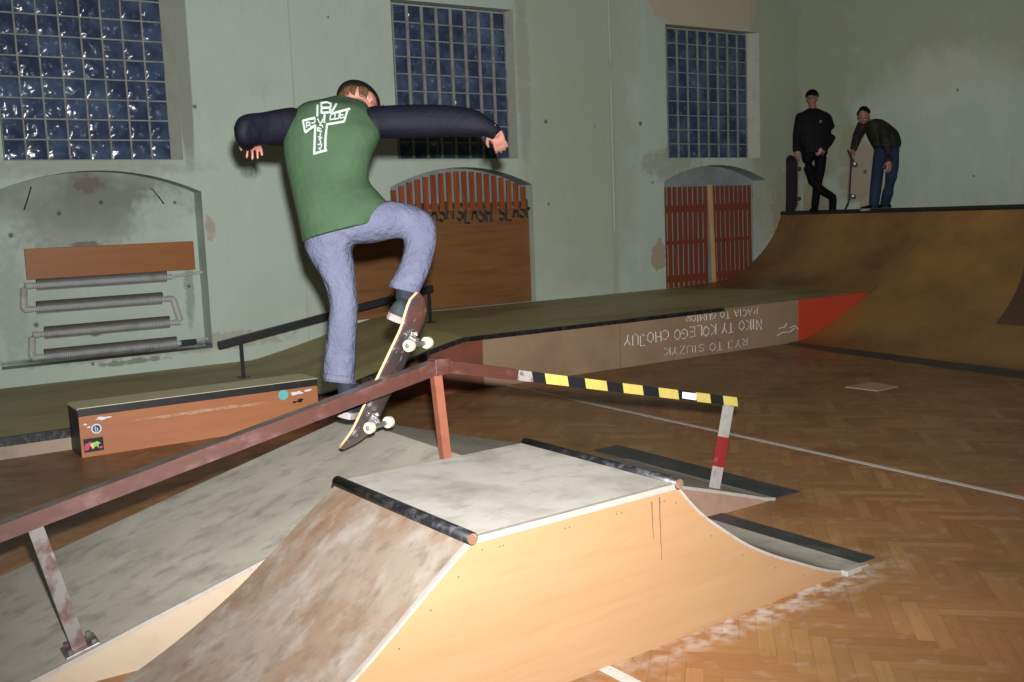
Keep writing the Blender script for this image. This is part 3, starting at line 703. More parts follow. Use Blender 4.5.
# ---------------------------------------------------------------- black handrail on the platform
YH = 9.8
t = thing('flat_bar_rail', 'black sloping skate rail standing on the platform by the wall', 'rail', (3.3, YH, ZA))
p0, p1 = on_y(219, 345, YH), on_y(432, 288, YH)
bm = B(); tube(bm, [p0, p1], .032, sq=True); obj('bar', bm, 'black_metal', t)
bm = B(); q = on_y(241, 341, YH); box(bm, (q.x-.014, YH-.014, ZA), (q.x+.014, YH+.014, q.z-.02)); box(bm, (q.x-.05, YH-.05, ZA), (q.x+.05, YH+.05, ZA+.006)); obj('post', bm, 'black_metal', t)
bm = B(); q = on_y(429, 292, YH); box(bm, (q.x-.014, YH-.014, ZB), (q.x+.014, YH+.014, q.z-.01)); box(bm, (q.x-.05, YH-.05, ZB), (q.x+.05, YH+.05, ZB+.006)); obj('post', bm, 'black_metal', t)

# ---------------------------------------------------------------- wide bank (hip) under the rail
t = thing('bank_ramp', 'wide low grey wedge ramp carrying the red-brown rail', 'ramp', (2.3, 4.5, 0))
SY0, SY1 = 3.872, 5.12
tl = [(.16, .004), (.30, .02), (.463, .062), (.675, .120), (.89, .183), (1.117, .247), (1.324, .306), (2.30, .575)]
tr = [(2.30, .575), (3.0, .37), (3.65, .19), (3.81, .145), (4.02, .085), (4.20, .030), (4.29, .012)]
bm = B(); slab(bm, tl, .012, SY0-.004, SY1); obj('surface', bm, 'bank_surface', t)
bm = B(); slab(bm, tr, .012, SY0-.004, SY1); obj('surface', bm, 'bank_surface', t)
full = tl+tr[1:]
for y in (SY0, SY1-.014):
    bm = B(); prism_y(bm, [(.28, 0)]+[(x, z-.012) for x, z in tl if z > .02]+[(2.30, 0)], y, y+.012); obj('side_panel', bm, 'cream', t, label='cream board side')
    bm = B(); prism_y(bm, [(2.30, 0)]+[(x, z-.012) for x, z in tr if z > .02]+[(4.25, 0)], y, y+.012); obj('side_panel', bm, 'pinkply', t, label='pinkish worn board side')
bm = B()
for i in range(len(full)-1):
    (a, za), (b, zb_) = full[i], full[i+1]
    face(bm, [(a, SY0-.006, za+.0015), (b, SY0-.006, zb_+.0015), (b, SY0-.006, zb_-.016), (a, SY0-.006, za-.016)]); face(bm, [(a, SY0-.006, za+.0015), (b, SY0-.006, zb_+.0015), (b, SY0+.006, zb_+.0015), (a, SY0+.006, za+.0015)])
obj('edge_strip', bm, 'ply_edge', t)
bm = B(); box(bm, (4.292, SY0+.01, .001), (4.51, 5.50, .007), 0)
obj('foot_plate', bm, 'steel_plate', t)

# ---------------------------------------------------------------- near funbox
ang = math.radians(3.1); OX, OY = .62, 2.712
def fb(s, tt, z): return V((OX+s*math.cos(ang)-tt*math.sin(math.radians(1.4)), OY+s*math.sin(ang)+tt*math.cos(ang), z))
t = thing('funbox', 'small funbox with tan plywood side, grey flat top and black copings', 'ramp', tuple(fb(1.5, .5, 0)))
S0, S1, SH = 1.045, 1.965, .61
half = [(0, .61), (.13, .475), (.28, .365), (.42, .275), (.58, .195), (.72, .135), (.87, .072), (1.0, .028), (1.12, .010), (1.22, .004)]
hs = [catmull([list(p) for p in half], i/28) for i in range(29)]
right = [(S1+x, z) for x, z in hs]; 
halfl = [(0, .61), (.10, .54), (.215, .455), (.34, .360), (.47, .268), (.62, .180), (.78, .100), (.93, .040), (1.06, .012), (1.20, .004)]
left = [(S0-x, z) for x, z in reversed([catmull([list(p) for p in halfl], i/28) for i in range(29)])]
fy = lambda x, y, z: fb(x, y, z)
W_ = .975
bm = B(); slab(bm, left, .012, -.004, W_, fy); obj('transition', bm, 'funbox_slope', t, smooth=False, label='brown scuffed transition')
bm = B(); slab(bm, right, .012, -.004, W_, fy); obj('transition', bm, 'bank_surface', t, label='grey transition')
bm = B(); slab(bm, [(S0, SH), (S1, SH)], .014, -.004, W_, fy); obj('deck', bm, 'funbox_deck', t)
prof_ = [(x, z-.012) for x, z in left if z > .02]+[(S0, SH-.014), (S1, SH-.014)]+[(x, z-.012) for x, z in right if z > .02]
for y in (0., W_-.014):
    bm = B(); prism_y(bm, [(prof_[0][0], 0)]+prof_+[(prof_[-1][0], 0)], y, y+.012, fy=fy); obj('side_panel', bm, 'ply', t)
bm = B()
line = left+[(S0, SH), (S1, SH)]+right
for (a, za), (b, zb_) in zip(line, line[1:]):
    if abs(a-b) < 1e-6: continue
    hgt = .022 if (a >= S0-1e-6 and b <= S1+1e-6) else .012
    for q in ([(a, za+.001), (b, zb_+.001), (b, zb_-hgt), (a, za-hgt)],): face(bm, [fb(x, -.006, z) for x, z in q])
    face(bm, [fb(a, -.006, za+.001), fb(b, -.006, zb_+.001), fb(b, .014, zb_+.001), fb(a, .014, za+.001)])
obj('edge_strip', bm, 'ply_edge', t, label='white-edged sheet rim')
for s, nm in ((S0-.012, 'coping'), (S1+.014, 'coping')):
    bm = B(); tube(bm, [fb(s, -.008, SH-.002), fb(s, W_+.002, SH-.002)], .0225, 16) 
    o = obj('coping', bm, 'coping', t, smooth=True)
    bm = B(); tube(bm, [fb(s, -.012, SH-.002), fb(s, -.006, SH-.002)], .0185, 16); obj('coping_end', bm, 'coping_end', o)
bm = B(); box(bm, (S1+1.20, .03, .0005), (S1+1.325, W_+.02, .006))
for v in bm.verts: v.co = fb(*v.co)
obj('foot_plate', bm, 'steel_plate', t)
bm = B(); box(bm, (S1+1.02, -.035, .0005), (S1+1.13, .0, .026), .005)
for v in bm.verts: v.co = fb(*v.co)
obj('corner_block', bm, 'ply_edge', t, label='chipped white corner block')
# screws along the rim and the two cracks in the ply
def dot(s, z):
    bm = B(); tube(bm, [fb(s, -.0015, z), fb(s, .002, z)], .0035, 8); obj('screw', bm, 'bearing', t)
for k, (x, z) in enumerate(left):
    if k % 3 == 1 and z > .1: dot(x+.03, z-.05); 
for k, (x, z) in enumerate(right):
    if k % 4 == 1 and z > .06: dot(x-.03, z-.04)
for s in (S0+.10, S0+.115, S0+.38, S0+.40, S0+.62, S0+.645, S0+.84, S0+.86): dot(s, SH-.055)
bm = B()
for s, z0, z1 in ((S1-.125, .565, .42), (S1-.085, .575, .33)):
    pts = [fb(s+.0015*math.sin(9*i)+.001*i, -.0012, z0+(z1-z0)*i/6) for i in range(7)]
    tube(bm, pts, [.0022*(1-i/9) for i in range(7)], 5)
obj('crack', bm, 'crack', t, label='brown vertical crack')

# ---------------------------------------------------------------- the kinked grind rail
t = thing('grind_rail', 'red-brown kinked steel rail with hazard taped end standing on the bank ramp', 'rail', (2.25, 3.95, 0))
YR = 3.95; hw = .030; HT = .025
def rail_z(x): return .985-.214*(2.235-x) if x < 2.235 else .985-.223*(x-2.235)
XT = on_y(515, 373, YR).x
bm = B(); tube(bm, [(-.25, YR, rail_z(-.25)), (2.235, YR, rail_z(2.235)), (XT, YR, rail_z(XT))], [hw, hw, .026], sq=True, ref=(0, 1, 0)); obj('bar', bm, 'rust', t)
bm = B()
a = V((-.25, YR, rail_z(-.25))); b = V((2.2, YR, rail_z(2.2))); up = V((-.232, 0, 1)).normalized()
for (q0, q1) in ((a, b),):
    face(bm, [q0+up*.0306+V((0, -hw*.98, 0)), q1+up*.0306+V((0, -hw*.98, 0)), q1+up*.0306+V((0, hw*.98, 0)), q0+up*.0306+V((0, hw*.98, 0))])
obj('worn_top', bm, 'rust_top', t, label='grey worn-through top face')
cuts = [(515, 'torn'), (533, 'tape_black'), (546, 'tape_yellow'), (568.6, 'tape_black'), (586, 'tape_yellow'), (607.6, 'tape_black'), (623.7, 'tape_yellow'), (643.6, 'tape_black'), (659.5, 'tape_yellow'), (679, 'tape_black'), (697, 'tape_yellow'), (711, 'tape_black'), (724, 'tape_yellow'), (738, None)]
mats_ = ['torn', 'tape_black', 'tape_yellow']
bm = B()
for (c0, m0), (c1, _) in zip(cuts, cuts[1:]):
    y_ = 373+(c0-515)*.122; xa = on_y(c0, y_, YR-hw).x; xb = on_y(c1, 373+(c1-515)*.122, YR-hw).x
    n0 = len(bm.verts); bm.verts.ensure_lookup_table()
    tube(bm, [(xa, YR, rail_z(xa)), (xb, YR, rail_z(xb))], HT+.001, sq=True, ref=(0, 1, 0), mi=mats_.index(m0))
    bm.verts.ensure_lookup_table()
    for v in bm.verts[n0:]:                      # slanted stripes
        v.co.x += (v.co.z-rail_z(v.co.x))*-.35; 
obj('hazard_tape', bm, mats_, t, label='yellow and black striped tape around the bar')
q0, q1 = on_y(683, 394, YR-.033), on_y(697, 396, YR-.033)
bm = B(); face(bm, [(q0.x, YR-HT-.0028, rail_z(q0.x)-.016), (q1.x, YR-HT-.0028, rail_z(q1.x)-.018), (q1.x, YR-HT-.0028, rail_z(q1.x)+.018), (q0.x, YR-HT-.0028, rail_z(q0.x)+.018)])
o = obj('sticker', bm, 'white_sticker', t, label='small white sticker on a black stripe')
def post(top, base, m, w=.028):
    bm = B(); tube(bm, [top, base], w, sq=True, ref=(0, 1, 0)); return obj('post', bm, m, t)
post((.545, YR, rail_z(.545)-.02), (.655, YR, .118), 'bare_steel', .026)
post((2.215, YR, .95), (2.245, YR, .563), 'post_orange', .020)
a, b = V((4.02, YR, .56)), V((3.905, YR, .122))
o = post(a, b, 'grey_paint', .021)
bm = B(); tube(bm, [a.lerp(b, .38), a.lerp(b, .74)], .0218, sq=True, ref=(0, 1, 0)); obj('painted_band', bm, 'red_paint', o, label='red painted middle of the post')
bm = B(); box(bm, (.60, YR-.06, .110), (.72, YR+.06, .122), .003)
for v in bm.verts: v.co.z += (v.co.x-.66)*.27
for dx, dy in ((.62, -.045), (.70, -.045), (.70, .045), (.62, .045)):
    z = .12+(dx-.66)*.27; tube(bm, [(dx, YR+dy, z), (dx, YR+dy, z+.018)], .010, 6)
obj('base_plate', bm, 'bare_steel', t)
bm = B(); box(bm, (2.195, YR-.036, .945), (2.27, YR+.036, 1.018), .006); obj('weld_collar', bm, 'rust', t, label='worn weld collar at the kink')

# ---------------------------------------------------------------- floor markings
for nm, pa, pb, w in (('court_line', (5.40, 8.24), (5.18, -2.9), .045), ('court_line', (2.205, 2.84), (2.30, -2.9), .052)):
    bm = B(); (x0, y0), (x1, y1) = pa, pb; box(bm, (-w/2, 0, .0003), (w/2, 1, .0018))
    for v in bm.verts: s = v.co.y; v.co = V((x0+(x1-x0)*s+v.co.x, y0+(y1-y0)*s, v.co.z))
    o = obj(nm, bm, 'line_white', kind='structure')
bm = B(); ps = [on_z(x, y, 0) for x, y in ((845, 387.5), (872, 382.5), (898, 387), (878, 391.5))]
lo_, hi_ = [bm.verts.new((p.x, p.y, .0005)) for p in ps], [bm.verts.new((p.x, p.y, .006)) for p in ps]
bm.faces.new(lo_); bm.faces.new(hi_)
for i in range(4): bm.faces.new((lo_[i], lo_[(i+1) % 4], hi_[(i+1) % 4], hi_[i]))
tag(obj('wooden_sheet', bm, 'patch'), 'small flat tan sheet lying on the parquet before the quarter pipe', 'sheet')

# ---------------------------------------------------------------- skateboard builder
def skateboard(O, l, a, n, lab, under='deck_under', length=.80, width=.205, group='skateboards', curve=1., dark=False):
    """O deck centre; l nose direction; a width direction; n the underside normal"""
    l = l.normalized(); a = (a-l*a.dot(l)).normalized(); n0 = l.cross(a).normalized()
    if n0.dot(n) < 0: n0 = -n0
    n = n0
    def T(x, y, z): return O+l*x+a*y+n*z           # z>0 toward the trucks
    t = thing('skateboard', lab, 'skateboard', tuple(O), group)
    NXs, NYs = 34, 10; hl = length/2
    def kick(x):
        d = max(0, abs(x)-(hl-.17)); return -(d*d*1.55)*curve*1.3+(-.0 if d == 0 else 0)
    def halfw(x):
        d = hl-abs(x)
        return width/2*(1 if d > .13 else math.sqrt(max(0, 1-((.13-d)/.13)**2.3)))
    grid = {}
    bm = B()
    for s in (0, 1):
        for i in range(NXs+1):
            x = -hl*.999+2*hl*.999*i/NXs; hwid = max(halfw(x), .004)
            for j in range(NYs+1):
                y = hwid*(j/NYs*2-1); conc = -.010*(abs(y)/(width/2))**2
                grid[s, i, j] = bm.verts.new(T(x, y, kick(x)+conc+(0.0055 if s else -.0055)))
    for i in range(NXs):
        for j in range(NYs):
            f = bm.faces.new((grid[0, i, j], grid[0, i+1, j], grid[0, i+1, j+1], grid[0, i, j+1])); f.material_index = 2; f.smooth = True
            f = bm.faces.new((grid[1, i, j], grid[1, i, j+1], grid[1, i+1, j+1], grid[1, i+1, j])); f.material_index = 0; f.smooth = True
    for i in range(NXs):
        for j in (0, NYs):
            f = bm.faces.new((grid[0, i, j], grid[0, i+1, j], grid[1, i+1, j], grid[1, i, j])); f.material_index = 1
    for j in range(NYs):
        for i in (0, NXs):
            f = bm.faces.new((grid[0, i, j], grid[0, i, j+1], grid[1, i, j+1], grid[1, i, j])); f.material_index = 1
    obj('deck', bm, [under, 'deck_brown' if dark else 'deck_edge', 'deck_purple' if dark else 'grip'], t)
    for sx in (-1, 1):
        xc = sx*(hl-.20)
        bm = B()
        m = Matrix((l, a, n)).transposed().to_4x4(); m.translation = O
        box(bm, (xc-.04, -.027, .006), (xc+.04, .027, .014), .002, mtx=m)
        box(bm, (xc-.018, -.02, .012), (xc+.018, .02, .04), .006, mtx=m)
        tube(bm, [T(xc-sx*.02, 0, .012), T(xc, 0, .05)], .013, 10)
        tube(bm, [T(xc, -.062, .052), T(xc, .062, .052)], .012, 12)
        tube(bm, [T(xc, -.103, .052), T(xc, .103, .052)], .004, 8)
        for bx in (-.026, .026):
            for by in (-.02, .02): tube(bm, [T(xc+bx, by, .012), T(xc+bx, by, .019)], .005, 6)
        tr_ = obj('truck', bm, 'black_metal' if dark else 'truck', t)
        for s in (-1, 1):
            bm = B(); y0, y1 = s*.066, s*.099
            ym = (y0+y1)/2
            tube(bm, [T(xc, y0, .052), T(xc, y0+s*.005, .052), T(xc, y1-s*.005, .052), T(xc, y1, .052)], [.021, .0265, .0265, .021], 22)
            tube(bm, [T(xc, y1-s*.001, .052), T(xc, y1+s*.0015, .052)], .0105, 14, mi=1)
            obj('wheel', bm, ['deck_brown' if dark else 'wheel', 'bearing'], t, smooth=False)
    return t

# ---------------------------------------------------------------- people
def ring_loft(bm, rings, n=20, sub=4, e=2.3):
    """rings: (A, B, D, hd): silhouette points A and B at the same depth, D the depth half axis vector"""
    ctl = [list(A)+list(Bp)+list(D) for A, Bp, D in rings]
    cnt = (len(rings)-1)*sub
    rows = []
    for k in range(cnt+1):
        c = catmull(ctl, k/cnt); A, Bp, D = V(c[0:3]), V(c[3:6]), V(c[6:9]); ce = (A+Bp)/2; h = (Bp-A)/2
        row = []
        for i in range(n):
            a = 2*math.pi*i/n; ca, sa = math.cos(a), math.sin(a)
            ca = math.copysign(abs(ca)**(2/e), ca); sa = math.copysign(abs(sa)**(2/e), sa)
            row.append(bm.verts.new(ce+h*ca+D*sa))
        rows.append(row)
    for r0, r1 in zip(rows, rows[1:]):
        for i in range(n): bm.faces.new((r0[i], r0[(i+1) % n], r1[(i+1) % n], r1[i]))
    for r in (rows[0], rows[-1]):
        c = sum((v.co for v in r), V())/n; cv = bm.verts.new(c)
        for i in range(n): bm.faces.new((r[i], r[(i+1) % n], cv))
def RG(x0, y0, x1, y1, d, hd, dd=0.):
    """dd tilts the ring: B is dd deeper than A"""
    A, Bp = at(x0, y0, d-dd/2), at(x1, y1, d+dd/2); h = (Bp-A).normalized()
    D = FW-h*FW.dot(h); return (A, Bp, D.normalized()*hd)
def ball(bm, c, r, seg=16):
    b2 = B(); bmesh.ops.create_uvsphere(b2, u_segments=seg, v_segments=seg//2, radius=1)
    r = r if isinstance(r, (list, tuple)) else (r, r, r)
    for v in b2.verts: v.co = V((v.co.x*r[0], v.co.y*r[1], v.co.z*r[2]))
    if isinstance(c, Matrix): b2.transform(c)
    else: b2.transform(Matrix.Translation(c))
    join(bm, b2)
def chain(bm, pts, rad, n=12):
    """rounded limb through points"""
    tube(bm, pts, rad, n)
    ball(bm, pts[0], rad[0], 12); ball(bm, pts[-1], rad[-1], 12)
def fuse(bm, voxel, sm=4, name='m'):
    bmesh.ops.recalc_face_normals(bm, faces=bm.faces[:])
    me = bpy.data.meshes.new(name); bm.to_mesh(me); bm.free()
    o = bpy.data.objects.new('tmpfuse', me); C.objects.link(o)
    r = o.modifiers.new('r', 'REMESH'); r.mode = 'VOXEL'; r.voxel_size = voxel
    s = o.modifiers.new('s', 'SMOOTH'); s.iterations = sm; s.factor = .5
    bpy.context.view_layer.update()
    m2 = bpy.data.meshes.new_from_object(o.evaluated_get(bpy.context.evaluated_depsgraph_get()))
    bpy.data.objects.remove(o); bpy.data.meshes.remove(me)
    m2.name = name
    for p in m2.polygons: p.use_smooth = True
    return m2
def frame(c, fwd, up):
    f = fwd.normalized(); s = f.cross(up).normalized(); u = s.cross(f).normalized()
    m = Matrix((s, f, u)).transposed().to_4x4(); m.translation = c; return m     # x right, y forward, z up
def head_shape(bm, m, s=1.):
    """skull, jaw, nose, ears, brow, lips in the frame m (x right, y forward, z up), origin at mid-head"""
    T = lambda x, y, z: m @ V((x*s, y*s, z*s))
    def b(x, y, z, rx, ry, rz_): 
        b2 = B(); bmesh.ops.create_uvsphere(b2, u_segments=18, v_segments=12, radius=1)
        for v in b2.verts: v.co = T(x+v.co.x*rx, y+v.co.y*ry, z+v.co.z*rz_)
        join(bm, b2)
    b(0, -.012, .028, .076, .094, .090); b(0, .012, -.030, .064, .078, .080); b(0, .030, -.075, .045, .050, .038)
    b(0, .066, -.098, .022, .022, .016)
    b(0, .083, .030, .048, .016, .014)                      # brow
    for x in (-.038, .038): b(x, .066, -.022, .022, .020, .018)      # cheeks
    tube(bm, [T(0, .086, .020), T(0, .102, -.008), T(0, .113, -.028)], [.008*s, .010*s, .013*s], 8)
    for x in (-.010, .010): b(x, .098, -.032, .008, .010, .007)
    b(0, .088, -.056, .024, .010, .006); b(0, .085, -.068, .020, .010, .007)
    for x in (-1, 1):
        b(x*.078, -.004, -.006, .008, .019, .032); b(x*.077, .002, -.026, .007, .012, .012)
    tube(bm, [T(0, -.02, -.05), T(0, -.035, -.13)], [.055*s, .056*s], 14)
def eyes(m, parent, s=1.):
    T = lambda x, y, z: m @ V((x*s, y*s, z*s))
    for x in (-.031, .031):
        bm = B(); ball(bm, T(x, .0705, .004), .0125*s, 12); e = obj('eye', bm, 'eye', parent, smooth=True)
        bm = B(); ball(bm, T(x, .0790, .004), .0062*s, 10); obj('iris', bm, 'hair_dark', e, smooth=True)
def hand(bm, wrist, d, palm, side, s=1., curl=.4, spread=.12):
    """d finger direction, palm = palm normal, side = +1/-1 where the thumb leaves"""
    d = d.normalized(); palm = (palm-d*palm.dot(d)).normalized(); x = d.cross(palm).normalized()*side
    def P(a, b, c): return wrist+(x*a+d*b+palm*c)*s
    # palm
    b2 = B(); bmesh.ops.create_uvsphere(b2, u_segments=16, v_segments=10, radius=1)
    for v in b2.verts:
        q = v.co; e = lambda t: math.copysign(abs(t)**.7, t); v.co = P(e(q.x)*.040, .048+e(q.y)*.050, e(q.z)*.014)
    join(bm, b2)
    chain(bm, [P(0, -.02, 0), P(0, .02, 0)], [.024*s, .026*s])
    for k, (bx, ln) in enumerate(((.030, .074), (.010, .084), (-.010, .078), (-.029, .060))):
        ang_ = (bx/.03)*spread; dx, dy = math.sin(ang_), math.cos(ang_)
        p = [P(bx, .088, 0)]; c = 0; pos = [bx, .088, 0]
        for seg, fr_ in enumerate((.45, .32, .23)):
            c += curl*(1 if seg else .6); L_ = ln*fr_
            pos = [pos[0]+dx*L_*math.cos(c), pos[1]+dy*L_*math.cos(c), pos[2]+L_*math.sin(c)]; p.append(P(*pos))
        chain(bm, p, [.0092*s, .0088*s, .008*s, .0068*s], 10)
    chain(bm, [P(.028, .022, .004), P(.052, .046, .012), P(.062, .074, .018), P(.062, .096, .024)], [.014*s, .0112*s, .010*s, .008*s], 10)
def shoe(parent, heel, d, up, length=.285, s=1., um='shoe', sm='sole'):
    m = frame(heel, d, up)                       # y = toe direction, z = up
    def sect(w0, hh, z0=0):
        return w0, hh, z0
    L_ = length
    prof = [(0, .030, .055), (.02, .036, .075), (.07, .037, .082), (.11, .036, .080), (.15, .040, .062), (.20, .048, .048), (.25, .045, .040), (.275, .034, .034), (L_, .015, .026)]
    bm = B(); rings = []
    for y, w, h in prof:
        rings.append([m @ V((w*s*x, y*s, (.022+h*zz)*s)) for x, zz in ((-1, 0), (-1, .45), (-.72, .82), (0, 1), (.72, .82), (1, .45), (1, 0))])
    vs = [[bm.verts.new(p) for p in r] for r in rings]
    for a, b in zip(vs, vs[1:]):
        for i in range(6): bm.faces.new((a[i], a[i+1], b[i+1], b[i]))
        bm.faces.new((a[6], a[0], b[0], b[6]))
    bm.faces.new(vs[0]); bm.faces.new(vs[-1])
    bmesh.ops.subdivide_edges(bm, edges=bm.edges[:], cuts=1, smooth=.6, use_grid_fill=True)
    sh_ = obj('shoe', bm, um, parent, smooth=True)
    bm = B(); rings = []
    for y, w, h in [(-.006, .020, 0), (.004, .034, 0), (.03, .041, 0), (.10, .041, 0), (.16, .045, 0), (.205, .053, 0), (.25, .050, 0), (.278, .038, 0), (L_+.006, .016, 0)]:
        rings.append([bm.verts.new(m @ V((w*s*x, y*s, z*s))) for x, z in ((-1, 0), (-1, .030), (1, .030), (1, 0))])
    for a, b in zip(rings, rings[1:]):
        for i in range(4): bm.faces.new((a[i], a[(i+1) % 4], b[(i+1) % 4], b[i]))
    bm.faces.new(rings[0]); bm.faces.new(rings[-1])
    obj('sole', bm, sm, sh_)
    bm = B()
    for k in range(4):
        y = .13+k*.022; z = .022+.070-.004*k*2.2
        tube(bm, [m @ V((-.022*s, y*s, (z-.008)*s)), m @ V((0, y*s, (z+.004)*s)), m @ V((.022*s, y*s, (z-.008)*s))], .003*s, 6)
    obj('lace', bm, sm, sh_)

# ======== skater
board_a = (RT*.44+UP*.17+FW*.88); board_l = (RT*.445+UP*.87-FW*.27); board_n = RT*.79-UP*.53-FW*.29
BO = at(389.5, 379, 4.62)
skateboard(BO, board_l, board_a, board_n, 'scraped dark skateboard upended beside the rail under the jumping skater', length=.825)
an = board_a.normalized(); nn = board_n.normalized()

sk = thing('person', 'person in green shirt with navy sleeves, pale jeans and black cap, jumping a skateboard', 'person', tuple(at(345, 400, 4.6)))
# body (skin): torso, head, arms, legs in one surface
bm = B()
hc = at(361, 105, 4.84)
hup = (UP*.80-RT*.16+FW*.55).normalized(); hf = (FW*.55+RT*.62-UP*.45).normalized()
hm = frame(hc, hf, hup)
head_shape(bm, hm, .97)
neck = at(350, 108, 4.74)
chain(bm, [hm @ V((0, -.03, -.09)), neck, at(343, 122, 4.70)], [.052, .055, .06])
ring_loft(bm, [RG(322, 112, 360, 114, 4.72, .05), RG(300, 128, 366, 130, 4.68, .085), RG(298, 150, 364, 150, 4.66, .10), RG(302, 185, 362, 185, 4.64, .09), RG(310, 215, 372, 206, 4.62, .095), RG(314, 240, 376, 222, 4.62, .10)])
RS, RE, RW = at(362, 122, 4.70), at(432, 122, 4.70), at(487, 128, 4.69)
chain(bm, [RS, RS.lerp(RE, .5), RE, RE.lerp(RW, .4), RW], [.055, .048, .042, .040, .027])
LS, LE, LW = at(304, 126, 4.66), at(249, 130, 4.53), at(250, 136, 4.74)
chain(bm, [LS, LS.lerp(LE, .5), LE], [.05, .042, .038]); chain(bm, [LE, LE.lerp(LW, .4), LW], [.038, .034, .026])
hand(bm, at(494, 130, 4.69), (RT*.26-UP*.52+FW*.55), (FW*.7+UP*.6-RT*.2), -1, .86, curl=.26, spread=.08)
hand(bm, LW, (-UP*.30-RT*.03+FW*.8), (-UP*.9-FW*.3), 1, .9, curl=.45, spread=.2)
LA, RA = at(348, 396, 4.72), at(405, 300, 4.61)
FEET = [(LA, at(343, 418, 4.64), (FW*.93+RT*.26+UP*.02).normalized(), (UP*.9+RT*.22).normalized()), (RA, at(393, 321, 4.53), (FW*.93+RT*.24+UP*.10).normalized(), (UP*.85+RT*.36).normalized())]
chain(bm, [at(332, 245, 4.62), at(343, 300, 4.65), at(342, 345, 4.68), LA], [.075, .05, .036, .028])
chain(bm, [at(365, 225, 4.62), at(414, 226, 4.65), at(409, 270, 4.62), RA], [.075, .05, .036, .028])
for A_, hl_, fd, fu in FEET: chain(bm, [A_, hl_+fd*.05+fu*.06, hl_+fd*.12+fu*.045, hl_+fd*.21+fu*.03], [.034, .030, .026, .016])
body = obj('body', fuse(bm, .0048, 3, 'body'), 'skin', sk)
eyes(hm, sk, .97)
# hair under the cap
bm = B()
for k in range(46):
    a = math.pi*(.08+.84*random.random())+math.pi; x, y = .082*math.cos(a), -.01+.10*math.sin(a); z = -.005+.02*random.random()
    chain(bm, [hm @ V((x*.9, y*.9, z+.03)), hm @ V((x, y, z-.01)), hm @ V((x*.98, y*.98, z-.055))], [.010, .010, .005], 6)
obj('hair', fuse(bm, .0045, 1, 'hair'), 'hair', sk)
# cap
bm = B(); b2 = B(); bmesh.ops.create_uvsphere(b2, u_segments=28, v_segments=18, radius=1)
bmesh.ops.bisect_plane(b2, geom=b2.verts[:]+b2.edges[:]+b2.faces[:], plane_co=(0, 0, -.12), plane_no=(0, 0, -1), clear_outer=True)
for v in b2.verts: v.co = hm @ V((v.co.x*.090, v.co.y*.112-.016, v.co.z*.090+.014))
join(bm, b2)
bmesh.ops.solidify(bm, geom=bm.faces[:], thickness=.004)
cp_ = obj('cap', bm, 'cap', sk, smooth=True)
bm = B()
g = [[bm.verts.new(hm @ V((x*.068, .078+yy*.07*(1-.45*x*x), .035-yy*.018-.02*x*x+dz))) for x in [i/6-1 for i in range(13)]] for yy in (0, .5, 1) for dz in (0, )]
for r0, r1 in zip(g, g[1:]):
    for i in range(12): bm.faces.new((r0[i], r0[i+1], r1[i+1], r1[i]))
bmesh.ops.solidify(bm, geom=bm.faces[:], thickness=.005)
obj('brim', bm, 'cap', cp_, smooth=True)
# shirt
bm = B()
ring_loft(bm, [RG(337, 96, 366, 103, 4.77, .055), RG(320, 101, 369, 107, 4.74, .085), RG(302, 106, 371, 112, 4.70, .11), RG(288, 122, 378, 124, 4.68, .13),
               RG(284, 142, 380, 136, 4.66, .14), RG(285, 158, 371, 158, 4.65, .135), RG(289, 178, 369, 180, 4.64, .125), RG(294, 200, 380, 194, 4.62, .13), RG(299, 222, 388, 206, 4.61, .14), RG(303, 243, 379, 224, 4.60, .145)], n=28, sub=5)
shirt = obj('shirt', fuse(bm, .007, 3, 'shirt'), 'shirt', sk)
# sleeves
bm = B()
ring_loft(bm, [RG(366, 111, 374, 134, 4.69, .07), RG(372, 107, 381, 138, 4.70, .085), RG(388, 106, 392, 138, 4.71, .078), RG(410, 105, 413, 138, 4.71, .072), RG(438, 105, 442, 137, 4.70, .066), RG(462, 107, 464, 137, 4.69, .06),
               RG(478, 111, 477, 137, 4.69, .055), RG(489, 118, 484, 136, 4.69, .046), RG(499, 126, 489, 138, 4.70, .040), RG(502, 130, 493, 140, 4.71, .036)], n=20, sub=4)
for k in range(5):
    x = 385+k*16; ball(bm, frame(at(x, 121, 4.70), RT, UP), (.055, .02, .068), 12)
sl = obj('sleeve', fuse(bm, .006, 3, 'sleeve'), 'sleeve', shirt)
bm = B()
ring_loft(bm, [RG(303, 111, 295, 140, 4.66, .07), RG(294, 108, 285, 145, 4.65, .085), RG(278, 110, 271, 145, 4.61, .078), RG(262, 113, 258, 144, 4.56, .072), RG(250, 114, 249, 146, 4.52, .068), RG(240, 118, 240, 144, 4.51, .055), RG(235, 127, 236, 137, 4.52, .03)], n=20, sub=4)
chain(bm, [LE, at(246, 135, 4.62), at(247, 141, 4.70)], [.062, .052, .042])
obj('sleeve', fuse(bm, .006, 3, 'sleeve'), 'sleeve', shirt)
